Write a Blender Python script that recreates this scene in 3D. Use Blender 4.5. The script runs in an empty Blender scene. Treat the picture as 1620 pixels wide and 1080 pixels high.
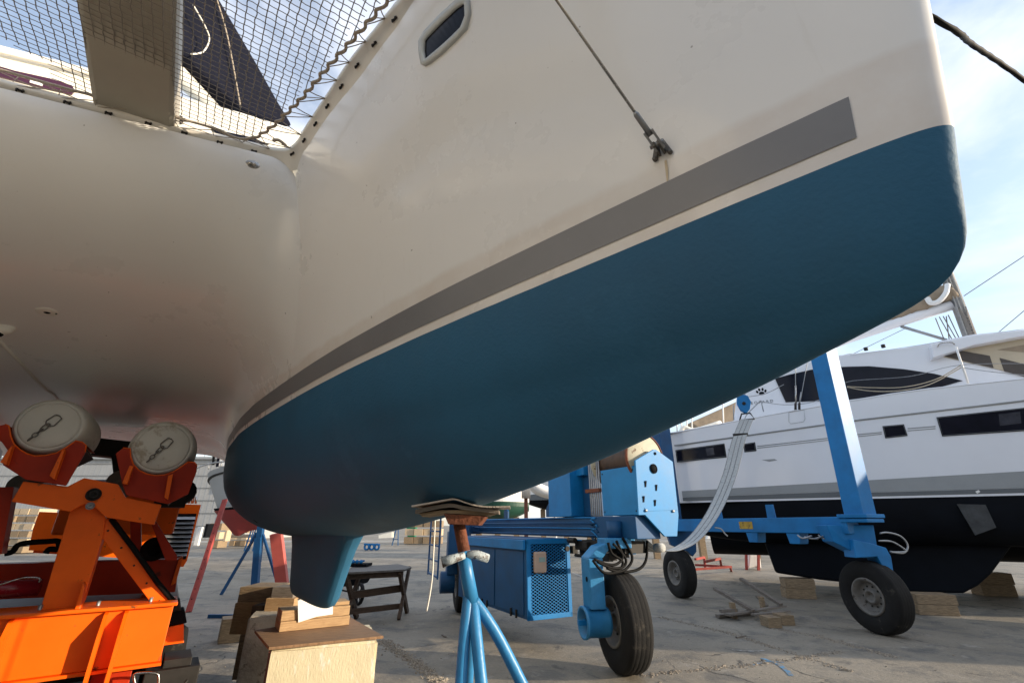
import bpy, bmesh, math, random
from mathutils import Vector, Matrix
from mathutils.bvhtree import BVHTree
random.seed(7)
R = math.radians
sc = bpy.context.scene
C = sc.collection

# ------------------------------------------------------------------ camera
PITCH = R(22.3); CAMH = 1.6; F = 708.0
cd = bpy.data.cameras.new('camera'); cam = bpy.data.objects.new('camera', cd); C.objects.link(cam)
cam.location = (0, 0, CAMH); cam.rotation_euler = (R(90) + PITCH, 0, 0)
cd.sensor_width = 36; cd.lens = 36 * F / 1620; cd.clip_start = .02; cd.clip_end = 3000
sc.camera = cam
# ------------------------------------------------------------------ light
SUN_EL = 12.0
sdx, sdy = .983, -.185                       # horizontal direction towards the sun
sd = Vector((sdx, sdy, 0)).normalized() * math.cos(R(SUN_EL)) + Vector((0, 0, math.sin(R(SUN_EL))))
ld = bpy.data.lights.new('sun', 'SUN'); ld.energy = 3.9; ld.angle = R(.53); ld.color = (1, .84, .64)
sun = bpy.data.objects.new('sun', ld); C.objects.link(sun); sun.location = (20, -20, 20)
sun.rotation_euler = sd.to_track_quat('Z', 'Y').to_euler()
w = bpy.data.worlds.new('World'); sc.world = w; w.use_nodes = True
wn = w.node_tree; wn.nodes.clear()
def wnode(t, **k):
    n = wn.nodes.new(t)
    for a, b in k.items(): setattr(n, a, b)
    return n
sky = wnode('ShaderNodeTexSky', sky_type='NISHITA'); sky.sun_disc = False
sky.sun_elevation = R(26); sky.sun_rotation = math.atan2(sdx, sdy); sky.air_density = 1.3; sky.dust_density = .8; sky.ozone_density = 1.6
tc = wnode('ShaderNodeTexCoord'); mp = wnode('ShaderNodeMapping'); mp.inputs['Scale'].default_value = (1.2, 1.2, 2.6); mp.inputs['Rotation'].default_value = (.2, .35, .6)
wn.links.new(tc.outputs['Generated'], mp.inputs['Vector'])
n1 = wnode('ShaderNodeTexNoise'); n1.inputs['Scale'].default_value = 2.1; n1.inputs['Detail'].default_value = 9; n1.inputs['Roughness'].default_value = .56; n1.inputs['Distortion'].default_value = .4
wn.links.new(mp.outputs[0], n1.inputs['Vector'])
cr = wnode('ShaderNodeValToRGB'); cr.color_ramp.elements[0].position = .40; cr.color_ramp.elements[1].position = .60
cr.color_ramp.elements[0].color = (.22, .22, .22, 1); cr.color_ramp.elements[1].color = (.9, .9, .9, 1)
wn.links.new(n1.outputs[0], cr.inputs[0])
mx = wnode('ShaderNodeMixRGB'); mx.inputs[2].default_value = (5.0, 5.3, 5.95, 1)
wn.links.new(cr.outputs[0], mx.inputs[0]); wn.links.new(sky.outputs[0], mx.inputs[1])
bg = wnode('ShaderNodeBackground'); bg.inputs['Strength'].default_value = .12
wn.links.new(mx.outputs[0], bg.inputs['Color'])
wo = wnode('ShaderNodeOutputWorld'); wn.links.new(bg.outputs[0], wo.inputs['Surface'])
sc.view_settings.view_transform = 'Standard'; sc.view_settings.look = 'None'
sc.view_settings.exposure = 0.92; sc.view_settings.gamma = 1

# ------------------------------------------------------------------ helpers
cp_, sp_ = math.cos(PITCH), math.sin(PITCH)
def ray(x, y):
    a = (x - 810) / F; u = (540 - y) / F
    return Vector((a, cp_ - sp_ * u, sp_ + cp_ * u))
def atz(x, y, z):
    r = ray(x, y); t = (z - CAMH) / r.z; return Vector((0, 0, CAMH)) + r * t
def atY(x, y, Y):
    r = ray(x, y); return Vector((0, 0, CAMH)) + r * (Y / r.y)
def atplane(x, y, p, n):
    r = ray(x, y); o = Vector((0, 0, CAMH)); return o + r * ((p - o).dot(n) / r.dot(n))
BOW = Vector((.9, .68, 0)); AX = Vector((-.578, .816, 0)).normalized(); SX = Vector((-.816, -.578, 0)).normalized()
def BW(s, l, z): return BOW + AX * s + SX * l + Vector((0, 0, z))
def atS(x, y, s): return atplane(x, y, BW(s, 0, 0), AX)
def interp(x, xs, ys):
    if x <= xs[0]: return ys[0]
    for i in range(1, len(xs)):
        if x <= xs[i]:
            k = (x - xs[i-1]) / (xs[i] - xs[i-1]); return ys[i-1] + (ys[i] - ys[i-1]) * k
    return ys[-1]

def sinterp(x, xs, ys):
    if x <= xs[0]: return ys[0]
    if x >= xs[-1]: return ys[-1]
    n = len(xs); i = 1
    while x > xs[i]: i += 1
    def sl(k): return (ys[k+1] - ys[k]) / (xs[k+1] - xs[k])
    def tg(k):
        if k == 0: return sl(0)
        if k == n - 1: return sl(n - 2)
        a, b = sl(k - 1), sl(k)
        if a * b <= 0: return 0
        h0, h1 = xs[k] - xs[k-1], xs[k+1] - xs[k]
        w1, w2 = 2 * h1 + h0, h1 + 2 * h0
        return (w1 + w2) / (w1 / a + w2 / b)
    h = xs[i] - xs[i-1]; t = (x - xs[i-1]) / h; m0, m1 = tg(i-1) * h, tg(i) * h
    return (2*t**3 - 3*t**2 + 1) * ys[i-1] + (t**3 - 2*t**2 + t) * m0 + (-2*t**3 + 3*t**2) * ys[i] + (t**3 - t**2) * m1
def frame_of(d):
    d = d.normalized(); a = Vector((0, 0, 1)) if abs(d.z) < .9 else Vector((1, 0, 0))
    u = d.cross(a).normalized(); return u, d.cross(u).normalized()

class MB:
    def __init__(s): s.v = []; s.f = []; s.sm = []
    def add(s, vs, fs, smooth=False):
        b = len(s.v); s.v += [Vector(v) for v in vs]; s.f += [tuple(b + i for i in f) for f in fs]; s.sm += [smooth] * len(fs); return s
    def box(s, c, size, ax=None):
        c = Vector(c); X, Y, Z = ax if ax else (Vector((1, 0, 0)), Vector((0, 1, 0)), Vector((0, 0, 1)))
        h = [k / 2 for k in size]
        vs = [c + X * (i * h[0]) + Y * (j * h[1]) + Z * (k * h[2]) for k in (-1, 1) for j in (-1, 1) for i in (-1, 1)]
        return s.add(vs, [(0, 2, 3, 1), (4, 5, 7, 6), (0, 1, 5, 4), (2, 6, 7, 3), (0, 4, 6, 2), (1, 3, 7, 5)])
    def bar(s, a, b, w_, h_, up=Vector((0, 0, 1))):
        a = Vector(a); b = Vector(b); d = (b - a); L = d.length; d.normalize()
        x = d.cross(up)
        if x.length < 1e-3: x = d.cross(Vector((0, 1, 0)))
        x.normalize(); z = x.cross(d).normalized()
        return s.box((a + b) / 2, (w_, L, h_), (x, d, z))
    def prism(s, pts, ex):
        pts = [Vector(p) for p in pts]; ex = Vector(ex); n = len(pts)
        nr = Vector((0, 0, 0))
        for i in range(n): nr += pts[i].cross(pts[(i + 1) % n])
        if nr.dot(ex) > 0: pts = pts[::-1]
        vs = pts + [p + ex for p in pts]
        return s.add(vs, [tuple(range(n)), tuple(range(2 * n - 1, n - 1, -1))] + [(i, i + n, (i + 1) % n + n, (i + 1) % n) for i in range(n)])
    def tube(s, pts, r, n=8, caps=True, radii=None):
        pts = [Vector(p) for p in pts]; m = len(pts); vs = []; pu = None
        for i, p in enumerate(pts):
            d = (pts[min(i + 1, m - 1)] - pts[max(i - 1, 0)])
            if d.length < 1e-9: d = Vector((0, 0, 1))
            d.normalize()
            if pu is None: u, v_ = frame_of(d)
            else:
                u = (pu - d * pu.dot(d))
                u = u.normalized() if u.length > 1e-6 else frame_of(d)[0]
                v_ = d.cross(u)
            pu = u; rr = radii[i] if radii else r
            for k in range(n):
                a = 2 * math.pi * k / n; vs.append(p + u * math.cos(a) * rr + v_ * math.sin(a) * rr)
        fs = [(i * n + k, i * n + (k + 1) % n, (i + 1) * n + (k + 1) % n, (i + 1) * n + k) for i in range(m - 1) for k in range(n)]
        s.add(vs, fs, True)
        if caps and n > 3:
            b = len(s.v) - len(vs)
            s.f += [tuple(b + k for k in range(n))[::-1], tuple(b + (m - 1) * n + k for k in range(n))]; s.sm += [False, False]
        return s
    def lathe(s, c, axis, prof, n=32, close=False):
        c = Vector(c); axis = Vector(axis).normalized(); u, v_ = frame_of(axis); vs = []
        for (r, h) in prof:
            for k in range(n):
                a = 2 * math.pi * k / n; vs.append(c + axis * h + (u * math.cos(a) + v_ * math.sin(a)) * r)
        m = len(prof); fs = [(i * n + k, i * n + (k + 1) % n, ((i + 1) % m) * n + (k + 1) % n, ((i + 1) % m) * n + k) for i in range(m if close else m - 1) for k in range(n)]
        return s.add(vs, fs, True)
    def grid(s, rows, smooth=True):
        n = len(rows[0]); vs = [p for r_ in rows for p in r_]
        fs = [(i * n + j, i * n + j + 1, (i + 1) * n + j + 1, (i + 1) * n + j) for i in range(len(rows) - 1) for j in range(n - 1)]
        return s.add(vs, fs, smooth)
    def build(s, name, mat, parent=None, bevel=0, sub=False, org=None, noshadow=False):
        o0 = Vector((0, 0, 0)); p = parent
        while p is not None: o0 = o0 + Vector(p.location); p = p.parent
        if org is not None: o0 = Vector(org)
        me = bpy.data.meshes.new(name); me.from_pydata([v - o0 for v in s.v], [], s.f); me.validate()
        if len(me.polygons) == len(s.sm): me.polygons.foreach_set('use_smooth', s.sm)
        bm = bmesh.new(); bm.from_mesh(me); bmesh.ops.recalc_face_normals(bm, faces=bm.faces); bm.to_mesh(me); bm.free()
        for m_ in (mat if isinstance(mat, (list, tuple)) else [mat]): me.materials.append(m_)
        o = bpy.data.objects.new(name, me); C.objects.link(o)
        if org is not None: o.location = o0
        if parent is not None: o.parent = parent
        if bevel:
            b = o.modifiers.new('bevel', 'BEVEL'); b.width = bevel; b.segments = 2; b.limit_method = 'ANGLE'; b.angle_limit = R(35); b.harden_normals = False
        return o
def tag(o, label=None, cat=None, group=None, kind=None):
    if label: o['label'] = label
    if cat: o['category'] = cat
    if group: o['group'] = group
    if kind: o['kind'] = kind
    return o
def thing(name, loc, label, cat, group=None, rz=0):
    o = bpy.data.objects.new(name, None); o.empty_display_size = .2; C.objects.link(o); o.location = loc; o.rotation_euler.z = rz
    return tag(o, label, cat, group)
def copy_tree(o, parent=None):
    c = o.copy(); C.objects.link(c)
    if parent is not None: c.parent = parent
    for ch in [k for k in bpy.data.objects if k.parent == o]: copy_tree(ch, c)
    return c
def catmull(P, n=6):
    P = [Vector(p) for p in P]; out = []
    for i in range(len(P) - 1):
        a = P[max(i-1, 0)]; b = P[i]; c = P[i+1]; d = P[min(i+2, len(P)-1)]
        for k in range(n):
            t = k / n; out.append(.5 * ((2*b) + (c-a)*t + (2*a-5*b+4*c-d)*t*t + (3*b-a-3*c+d)*t**3))
    out.append(P[-1]); return out

# ------------------------------------------------------------------ materials
def mat(name, col, rough=.5, metal=0, var=.12, vs=4, bump=0, bs=40, coat=0, spots=None, spot_amt=.0, spot_scale=8, spec=.5, dirt2=None, stretch=None, coatr=.05):
    m = bpy.data.materials.new(name); m.use_nodes = True; nt = m.node_tree; N = nt.nodes; L = nt.links; b = N['Principled BSDF']
    t = N.new('ShaderNodeTexCoord'); src = t.outputs['Object']
    if stretch:
        mm = N.new('ShaderNodeMapping'); mm.inputs['Scale'].default_value = stretch; L.new(src, mm.inputs[0]); src = mm.outputs[0]
    n = N.new('ShaderNodeTexNoise'); n.inputs['Scale'].default_value = vs; n.inputs['Detail'].default_value = 7; n.inputs['Roughness'].default_value = .62; L.new(src, n.inputs['Vector'])
    r = N.new('ShaderNodeValToRGB'); r.color_ramp.elements[0].position = .3; r.color_ramp.elements[1].position = .7
    r.color_ramp.elements[0].color = tuple(max(0, c * (1 - var)) for c in col) + (1,); r.color_ramp.elements[1].color = tuple(min(1, c * (1 + var)) for c in col) + (1,)
    L.new(n.outputs[0], r.inputs[0]); out = r.outputs[0]
    if spots:
        n2 = N.new('ShaderNodeTexNoise'); n2.inputs['Scale'].default_value = spot_scale; n2.inputs['Detail'].default_value = 9; n2.inputs['Roughness'].default_value = .7; L.new(src, n2.inputs['Vector'])
        r2 = N.new('ShaderNodeValToRGB'); th = .72 - spot_amt * .4; r2.color_ramp.elements[0].position = th; r2.color_ramp.elements[1].position = th + .06
        L.new(n2.outputs[0], r2.inputs[0]); x = N.new('ShaderNodeMixRGB'); x.inputs[2].default_value = tuple(spots) + (1,); L.new(r2.outputs[0], x.inputs[0]); L.new(out, x.inputs[1]); out = x.outputs[0]
    L.new(out, b.inputs['Base Color'])
    b.inputs['Roughness'].default_value = rough; b.inputs['Metallic'].default_value = metal; b.inputs['Specular IOR Level'].default_value = spec
    b.inputs['Coat Weight'].default_value = coat; b.inputs['Coat Roughness'].default_value = coatr
    rr = N.new('ShaderNodeMapRange'); rr.inputs['To Min'].default_value = max(.02, rough - .1); rr.inputs['To Max'].default_value = min(1, rough + .12); L.new(n.outputs[0], rr.inputs[0]); L.new(rr.outputs[0], b.inputs['Roughness'])
    if bump:
        n3 = N.new('ShaderNodeTexNoise'); n3.inputs['Scale'].default_value = bs; n3.inputs['Detail'].default_value = 4; L.new(src, n3.inputs['Vector'])
        bp = N.new('ShaderNodeBump'); bp.inputs['Strength'].default_value = bump; bp.inputs['Distance'].default_value = .01; L.new(n3.outputs[0], bp.inputs['Height']); L.new(bp.outputs[0], b.inputs['Normal'])
    return m
def wood(name, a, b_, sc_=(1, 14, 14), rough=.8):
    m = bpy.data.materials.new(name); m.use_nodes = True; nt = m.node_tree; N = nt.nodes; L = nt.links; b = N['Principled BSDF']
    t = N.new('ShaderNodeTexCoord'); mm = N.new('ShaderNodeMapping'); mm.inputs['Scale'].default_value = sc_; L.new(t.outputs['Object'], mm.inputs[0])
    n = N.new('ShaderNodeTexNoise'); n.inputs['Scale'].default_value = 3; n.inputs['Detail'].default_value = 8; n.inputs['Roughness'].default_value = .65; n.inputs['Distortion'].default_value = .6; L.new(mm.outputs[0], n.inputs['Vector'])
    r = N.new('ShaderNodeValToRGB'); r.color_ramp.elements[0].position = .32; r.color_ramp.elements[1].position = .68; r.color_ramp.elements[0].color = tuple(a) + (1,); r.color_ramp.elements[1].color = tuple(b_) + (1,)
    L.new(n.outputs[0], r.inputs[0]); L.new(r.outputs[0], b.inputs['Base Color']); b.inputs['Roughness'].default_value = rough
    bp = N.new('ShaderNodeBump'); bp.inputs['Strength'].default_value = .4; bp.inputs['Distance'].default_value = .01; L.new(n.outputs[0], bp.inputs['Height']); L.new(bp.outputs[0], b.inputs['Normal'])
    return m
M = {}
M['gel'] = mat('white_gelcoat', (.72, .70, .655), rough=.14, var=.02, vs=1.2, bump=.03, bs=2.0, coat=.25, coatr=.02, spots=(.56, .52, .45), spot_amt=.0, spot_scale=22)
def mk_gel(cw=.28, cr_=.03):
    m = mat('white_gelcoat', (.80, .785, .745), rough=.28, var=.02, vs=1.0, bump=.02, bs=1.6, coat=cw, coatr=cr_)
    nt = m.node_tree; N = nt.nodes; L = nt.links; b = N['Principled BSDF']; src = b.inputs['Base Color'].links[0].from_socket
    t = N.new('ShaderNodeTexCoord'); sp = N.new('ShaderNodeSeparateXYZ'); L.new(t.outputs['Object'], sp.inputs[0])
    def noise(s_, d, r_, st=None):
        n = N.new('ShaderNodeTexNoise'); n.inputs['Scale'].default_value = s_; n.inputs['Detail'].default_value = d; n.inputs['Roughness'].default_value = r_
        if st: mm = N.new('ShaderNodeMapping'); mm.inputs['Scale'].default_value = st; L.new(t.outputs['Object'], mm.inputs[0]); L.new(mm.outputs[0], n.inputs[0])
        else: L.new(t.outputs['Object'], n.inputs[0])
        return n.outputs[0]
    def rng(f, a, b_, lo, hi):
        r = N.new('ShaderNodeMapRange'); r.inputs[1].default_value = a; r.inputs[2].default_value = b_; r.inputs[3].default_value = lo; r.inputs[4].default_value = hi; L.new(f, r.inputs[0]); return r.outputs[0]
    def mul(a, c):
        x = N.new('ShaderNodeMath'); x.operation = 'MULTIPLY'; L.new(a, x.inputs[0]); L.new(c, x.inputs[1]); return x.outputs[0]
    def over(base, f, col):
        x = N.new('ShaderNodeMixRGB'); L.new(f, x.inputs[0]); L.new(base, x.inputs[1]); x.inputs[2].default_value = col + (1,); return x.outputs[0]
    # brownish scum band just above the grey stripe
    zn = N.new('ShaderNodeMath'); zn.operation = 'MULTIPLY_ADD'; L.new(noise(5, 4, .6), zn.inputs[0]); zn.inputs[1].default_value = .05; L.new(sp.outputs[2], zn.inputs[2])
    band = mul(rng(zn.outputs[0], 2.575, 2.60, .42, 0), rng(noise(2.2, 6, .7), .35, .65, .35, 1))
    c = over(src, band, (.55, .43, .32))
    # vertical run marks and general grime, small specks
    c = over(c, rng(noise(3.5, 8, .7, (7, 7, .35)), .60, .82, 0, .18), (.52, .46, .36))
    c = over(c, rng(noise(1.4, 9, .75), .60, .80, 0, .12), (.60, .54, .45))
    c = over(c, rng(noise(30, 2, .5), .765, .79, 0, .75), (.22, .19, .15))
    L.new(c, b.inputs['Base Color']); return m
M['gel'] = mk_gel(); M['gelshine'] = mk_gel(.22, .16)
M['gelrim'] = mat('gelcoat_edge', (.74, .70, .62), rough=.35, var=.04)
M['blue'] = mat('blue_antifouling', (.020, .106, .195), rough=.66, var=.17, vs=.9, bump=.16, bs=75, spec=.35, spots=(.024, .111, .20), spot_amt=.42, spot_scale=2.4)
M['stripe'] = mat('grey_stripe', (.185, .185, .19), rough=.35, var=.10, vs=2, spots=(.24, .24, .24), spot_amt=.15, spot_scale=14)
M['glass'] = mat('dark_glass', (.006, .006, .012), rough=.12, var=.3, spec=.2)
M['purple'] = mat('tinted_window', (.05, .012, .03), rough=.08, var=.2)
M['frame'] = mat('frame_grey', (.50, .53, .53), rough=.4, var=.04)
M['steel'] = mat('stainless_steel', (.42, .40, .37), rough=.25, metal=1, var=.15, vs=20)
M['galv'] = mat('galvanised_steel', (.32, .33, .34), rough=.5, metal=.7, var=.2, vs=12)
M['darkst'] = mat('dark_steel', (.022, .020, .018), rough=.6, metal=.2, var=.35, vs=10, spec=.3)
M['net'] = mat('net_cord', (.24, .215, .19), rough=.8, var=.1, vs=30)
M['rope'] = mat('rope_cord', (.40, .34, .27), rough=.9, var=.2, vs=60, bump=.6, bs=200)
M['beamp'] = mat('beam_paint', (.36, .33, .27), rough=.5, var=.05)
M['navy'] = mat('navy_canvas', (.008, .009, .017), rough=.95, var=.2, vs=6, spec=.1)
M['cream'] = mat('cream_gelcoat', (.78, .75, .66), rough=.3, var=.03)
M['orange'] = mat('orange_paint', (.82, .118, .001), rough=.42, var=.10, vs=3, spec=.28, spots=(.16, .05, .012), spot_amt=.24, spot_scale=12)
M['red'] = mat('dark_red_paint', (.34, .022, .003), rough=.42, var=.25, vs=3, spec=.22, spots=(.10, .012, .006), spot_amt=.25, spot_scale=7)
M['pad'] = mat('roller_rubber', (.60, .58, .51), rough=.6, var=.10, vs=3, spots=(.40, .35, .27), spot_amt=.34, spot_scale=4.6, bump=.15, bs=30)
M['padd'] = mat('dark_roller_rubber', (.17, .155, .13), rough=.7, var=.25, vs=5, spots=(.07, .06, .05), spot_amt=.4, spot_scale=5)  # darker grey version of the roller rubber
M['tyre'] = mat('tyre_rubber', (.013, .0125, .012), rough=.85, var=.4, vs=5, bump=.3, bs=50, spec=.25, spots=(.05, .044, .036), spot_amt=.3, spot_scale=5)
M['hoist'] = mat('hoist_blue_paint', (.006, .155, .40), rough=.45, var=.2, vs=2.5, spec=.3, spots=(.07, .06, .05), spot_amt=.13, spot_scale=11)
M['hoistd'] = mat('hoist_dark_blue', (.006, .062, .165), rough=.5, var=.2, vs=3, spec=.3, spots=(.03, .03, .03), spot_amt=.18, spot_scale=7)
M['winch'] = mat('winch_blue_paint', (.02, .205, .47), rough=.5, var=.15, vs=3, spec=.25, spots=(.10, .10, .10), spot_amt=.08, spot_scale=12)
M['lblue'] = mat('light_blue_paint', (.03, .20, .42), rough=.4, var=.2, vs=5, spec=.4, spots=(.28, .40, .46), spot_amt=.16, spot_scale=14, bump=.15, bs=40)
M['rim'] = mat('wheel_rim_paint', (.15, .14, .125), rough=.6, metal=.2, var=.3, vs=9, spots=(.05, .035, .025), spot_amt=.35, spot_scale=9)
M['rust'] = mat('rusty_steel', (.15, .045, .018), rough=.75, var=.35, vs=14, bump=.5, bs=60, spots=(.04, .03, .04), spot_amt=.2, spot_scale=18)
M['ragpaint'] = mat('paint_spattered_steel', (.33, .38, .40), rough=.6, var=.3, vs=20, spots=(.08, .06, .05), spot_amt=.5, spot_scale=22, bump=.5, bs=60)
M['white'] = mat('white_paint', (.78, .77, .74), rough=.5, var=.05, spots=(.5, .45, .38), spot_amt=.1)
M['bwhite'] = mat('boat_white', (.78, .785, .81), rough=.22, var=.015, vs=2, coat=.2)
M['bgrey'] = mat('boat_grey_band', (.30, .31, .31), rough=.4, var=.04)
M['bdgrey'] = mat('boat_dark_band', (.12, .13, .135), rough=.4, var=.06)
M['black'] = mat('black_antifouling', (.0035, .005, .008), rough=.65, var=.4, vs=1.5, spec=.12, spots=(.03, .03, .032), spot_amt=.12, spot_scale=2)
M['redaf'] = mat('red_antifouling', (.26, .035, .035), rough=.7, var=.12, vs=2)
M['redst'] = mat('red_stand_paint', (.30, .055, .045), rough=.6, var=.25, vs=6, spec=.2, spots=(.14, .05, .03), spot_amt=.3, spot_scale=9)
M['green'] = mat('green_plastic', (.01, .17, .09), rough=.5, var=.1)
M['dgreen'] = mat('dark_green_paint', (.01, .06, .04), rough=.4, var=.1)
M['sling'] = mat('sling_webbing', (.40, .41, .40), rough=.95, var=.2, vs=22, bump=.5, bs=160, spots=(.16, .16, .155), spot_amt=.3, spot_scale=14, stretch=(1, 1, 3.5))
M['hose'] = mat('rubber_hose', (.006, .006, .006), rough=.7, var=.2, spec=.12)
M['yellow'] = mat('warning_label', (.45, .28, .03), rough=.6, var=.3, vs=14, spots=(.05, .04, .03), spot_amt=.4, spot_scale=20)
M['plast'] = mat('beige_plastic', (.46, .34, .27), rough=.6, var=.08)
M['cwhite'] = mat('white_cap_plastic', (.6, .52, .42), rough=.6, var=.08)
M['tan'] = mat('tan_canvas', (.30, .235, .165), rough=.9, var=.2, vs=3)
M['grate'] = mat('black_interior', (.005, .006, .008), rough=.85, var=.3, spec=.1)
M['beige'] = mat('beige_lining', (.50, .42, .30), rough=.6, var=.05)
M['brown'] = mat('brown_shade', (.07, .055, .045), rough=.5, var=.2)
M['carpet'] = mat('carpet_sheet', (.50, .44, .38), rough=.95, var=.12, vs=10, bump=.4, bs=90)
M['greywall'] = mat('warehouse_cladding', (.36, .36, .35), rough=.7, var=.05, vs=.6)
M['wood1'] = wood('new_timber', (.30, .18, .085), (.48, .31, .155), (4, 1.2, 26))
M['wood2'] = wood('weathered_timber', (.15, .105, .062), (.34, .245, .145), (3, 3, 22))
M['wood3'] = wood('old_grey_wood', (.10, .085, .07), (.24, .205, .17), (2, 2, 20))
M['ply'] = wood('plywood', (.16, .09, .045), (.30, .17, .085), (3, 20, 3))
M['dwood'] = wood('dark_bench_wood', (.035, .022, .014), (.10, .062, .038), (3, 3, 18))
M['bench'] = mat('bench_top', (.11, .10, .09), rough=.8, var=.35, vs=9)
# cast concrete with flaking yellowish paint
def mk_block():
    m = mat('painted_concrete', (.62, .54, .36), rough=.85, var=.10, vs=2.2, bump=.35, bs=40, spots=(.70, .66, .55), spot_amt=.42, spot_scale=3.5, stretch=(2.2, 2.2, .8)); return m
M['block'] = mk_block()
M['blockred'] = mat('shaded_red_concrete', (.17, .055, .04), rough=.9, var=.2, vs=5, bump=.5, bs=30)  # dark red for the left side, its shadow put into the colour
# yard floor
def mk_ground():
    m = bpy.data.materials.new('yard_concrete'); m.use_nodes = True; nt = m.node_tree; N = nt.nodes; L = nt.links; b = N['Principled BSDF']
    t = N.new('ShaderNodeTexCoord'); src = t.outputs['Object']
    def noise(s, d=8, r=.6, dist=0, vec=None):
        n = N.new('ShaderNodeTexNoise'); n.inputs['Scale'].default_value = s; n.inputs['Detail'].default_value = d; n.inputs['Roughness'].default_value = r; n.inputs['Distortion'].default_value = dist; L.new(vec or src, n.inputs['Vector']); return n.outputs[0]
    def ramp(f, a, b2, ca=(0, 0, 0), cb=(1, 1, 1)):
        r = N.new('ShaderNodeValToRGB'); r.color_ramp.elements[0].position = a; r.color_ramp.elements[1].position = b2; r.color_ramp.elements[0].color = ca + (1,); r.color_ramp.elements[1].color = cb + (1,); L.new(f, r.inputs[0]); return r.outputs[0]
    def mix(f, a, c, mode='MIX', fac=None):
        x = N.new('ShaderNodeMixRGB'); x.blend_type = mode
        if fac is not None: x.inputs[0].default_value = fac
        else: L.new(f, x.inputs[0])
        L.new(a, x.inputs[1])
        if isinstance(c, tuple): x.inputs[2].default_value = c + (1,)
        else: L.new(c, x.inputs[2])
        return x.outputs[0]
    base = ramp(noise(.35, 6, .6), .32, .68, (.165, .143, .108), (.30, .264, .208))
    base = mix(ramp(noise(1.3, 9, .7, .5), .5, .66), base, (.105, .10, .09))
    base = mix(ramp(noise(2.2, 9, .75, .3), .57, .68), base, (.30, .272, .23))
    base = mix(ramp(noise(.9, 9, .8, 1.2), .60, .66), base, (.06, .054, .048))
    base = mix(ramp(noise(.7, 10, .62, 2.5), .62, .70), base, (.085, .078, .068))
    base = mix(ramp(noise(6, 9, .8), .64, .70), base, (.09, .08, .07))
    fine = ramp(noise(26, 6, .8), .25, .75, (.68, .68, .68), (1.22, 1.22, 1.22))
    base = mix(None, base, fine, 'MULTIPLY', 1)
    # wandering cracks
    mp_ = N.new('ShaderNodeMapping'); mp_.inputs['Scale'].default_value = (.55, .33, 1); mp_.inputs['Rotation'].default_value = (0, 0, .5); L.new(src, mp_.inputs[0])
    dn = N.new('ShaderNodeTexNoise'); dn.inputs['Scale'].default_value = 2.2; dn.inputs['Detail'].default_value = 8; L.new(src, dn.inputs['Vector'])
    va = N.new('ShaderNodeMixRGB'); va.blend_type = 'ADD'; va.inputs[0].default_value = .35; L.new(mp_.outputs[0], va.inputs[1]); L.new(dn.outputs['Color'], va.inputs[2])
    vo = N.new('ShaderNodeTexVoronoi'); vo.feature = 'DISTANCE_TO_EDGE'; vo.inputs['Scale'].default_value = 1.1; L.new(va.outputs[0], vo.inputs['Vector'])
    crack = ramp(vo.outputs[0], .002, .014, (1, 1, 1), (0, 0, 0))
    gate = ramp(noise(.5, 3, .5), .52, .66)
    cm = N.new('ShaderNodeMath'); cm.operation = 'MULTIPLY'; L.new(crack, cm.inputs[0]); L.new(gate, cm.inputs[1])
    base = mix(cm.outputs[0], base, (.035, .032, .028))
    L.new(base, b.inputs['Base Color'])
    rr = N.new('ShaderNodeMapRange'); rr.inputs['To Min'].default_value = .55; rr.inputs['To Max'].default_value = .95; L.new(noise(1.1), rr.inputs[0]); L.new(rr.outputs[0], b.inputs['Roughness'])
    h = N.new('ShaderNodeMath'); h.operation = 'SUBTRACT'; L.new(noise(9, 10, .75), h.inputs[0]); L.new(cm.outputs[0], h.inputs[1])
    bp = N.new('ShaderNodeBump'); bp.inputs['Strength'].default_value = .7; bp.inputs['Distance'].default_value = .03; L.new(h.outputs[0], bp.inputs['Height']); L.new(bp.outputs[0], b.inputs['Normal'])
    return m
M['ground'] = mk_ground()

# ------------------------------------------------------------------ setting: ground
g = MB()
xs = [-900, -120, -40] + [-30 + i * 1.5 for i in range(41)] + [40, 120, 900]; ys = [-300, -60, -14] + [-10 + i * 1.5 for i in range(41)] + [60, 90, 200, 1500]
rows = [[Vector((x, y, 0)) for x in xs] for y in ys]
tag(g.grid(rows).build('ground', M['ground']), kind='structure')
# broken construction joints: crushed stones along the slab seams
def seam(name, pts, n, wd, smin, smax, label):
    b = MB(); P = [Vector(p) for p in pts]; rnd = random.Random(len(name) + n)
    L_ = [(P[i+1] - P[i]).length for i in range(len(P) - 1)]; T = sum(L_)
    for _ in range(n):
        q = rnd.random() * T; i = 0
        while i < len(L_) - 1 and q > L_[i]: q -= L_[i]; i += 1
        d = (P[i+1] - P[i]).normalized(); c = P[i] + d * q + Vector((-d.y, d.x, 0)) * rnd.gauss(0, wd) 
        s = rnd.uniform(smin, smax) * (1.8 if rnd.random() < .08 else 1)
        vs = []
        for k in range(6):
            a = k * math.pi / 3 + rnd.uniform(-.3, .3); vs.append(c + Vector((math.cos(a) * s * rnd.uniform(.6, 1.1), math.sin(a) * s * rnd.uniform(.6, 1.1), -.004)))
        top = [c + (v - c) * rnd.uniform(.4, .8) + Vector((0, 0, s * rnd.uniform(.25, .7))) for v in vs]
        b.add(vs + top, [tuple(range(6, 12))] + [(k, (k+1) % 6, (k+1) % 6 + 6, k + 6) for k in range(6)])
    return b
M['rubble'] = mat('crushed_rubble', (.24, .205, .16), rough=.9, var=.5, vs=30, bump=.5, bs=90)
b = seam('a', [atz(604, 1012, 0), atz(660, 1050, 0), atz(712, 1092, 0)], 1300, .05, .006, .024, '')
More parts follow.
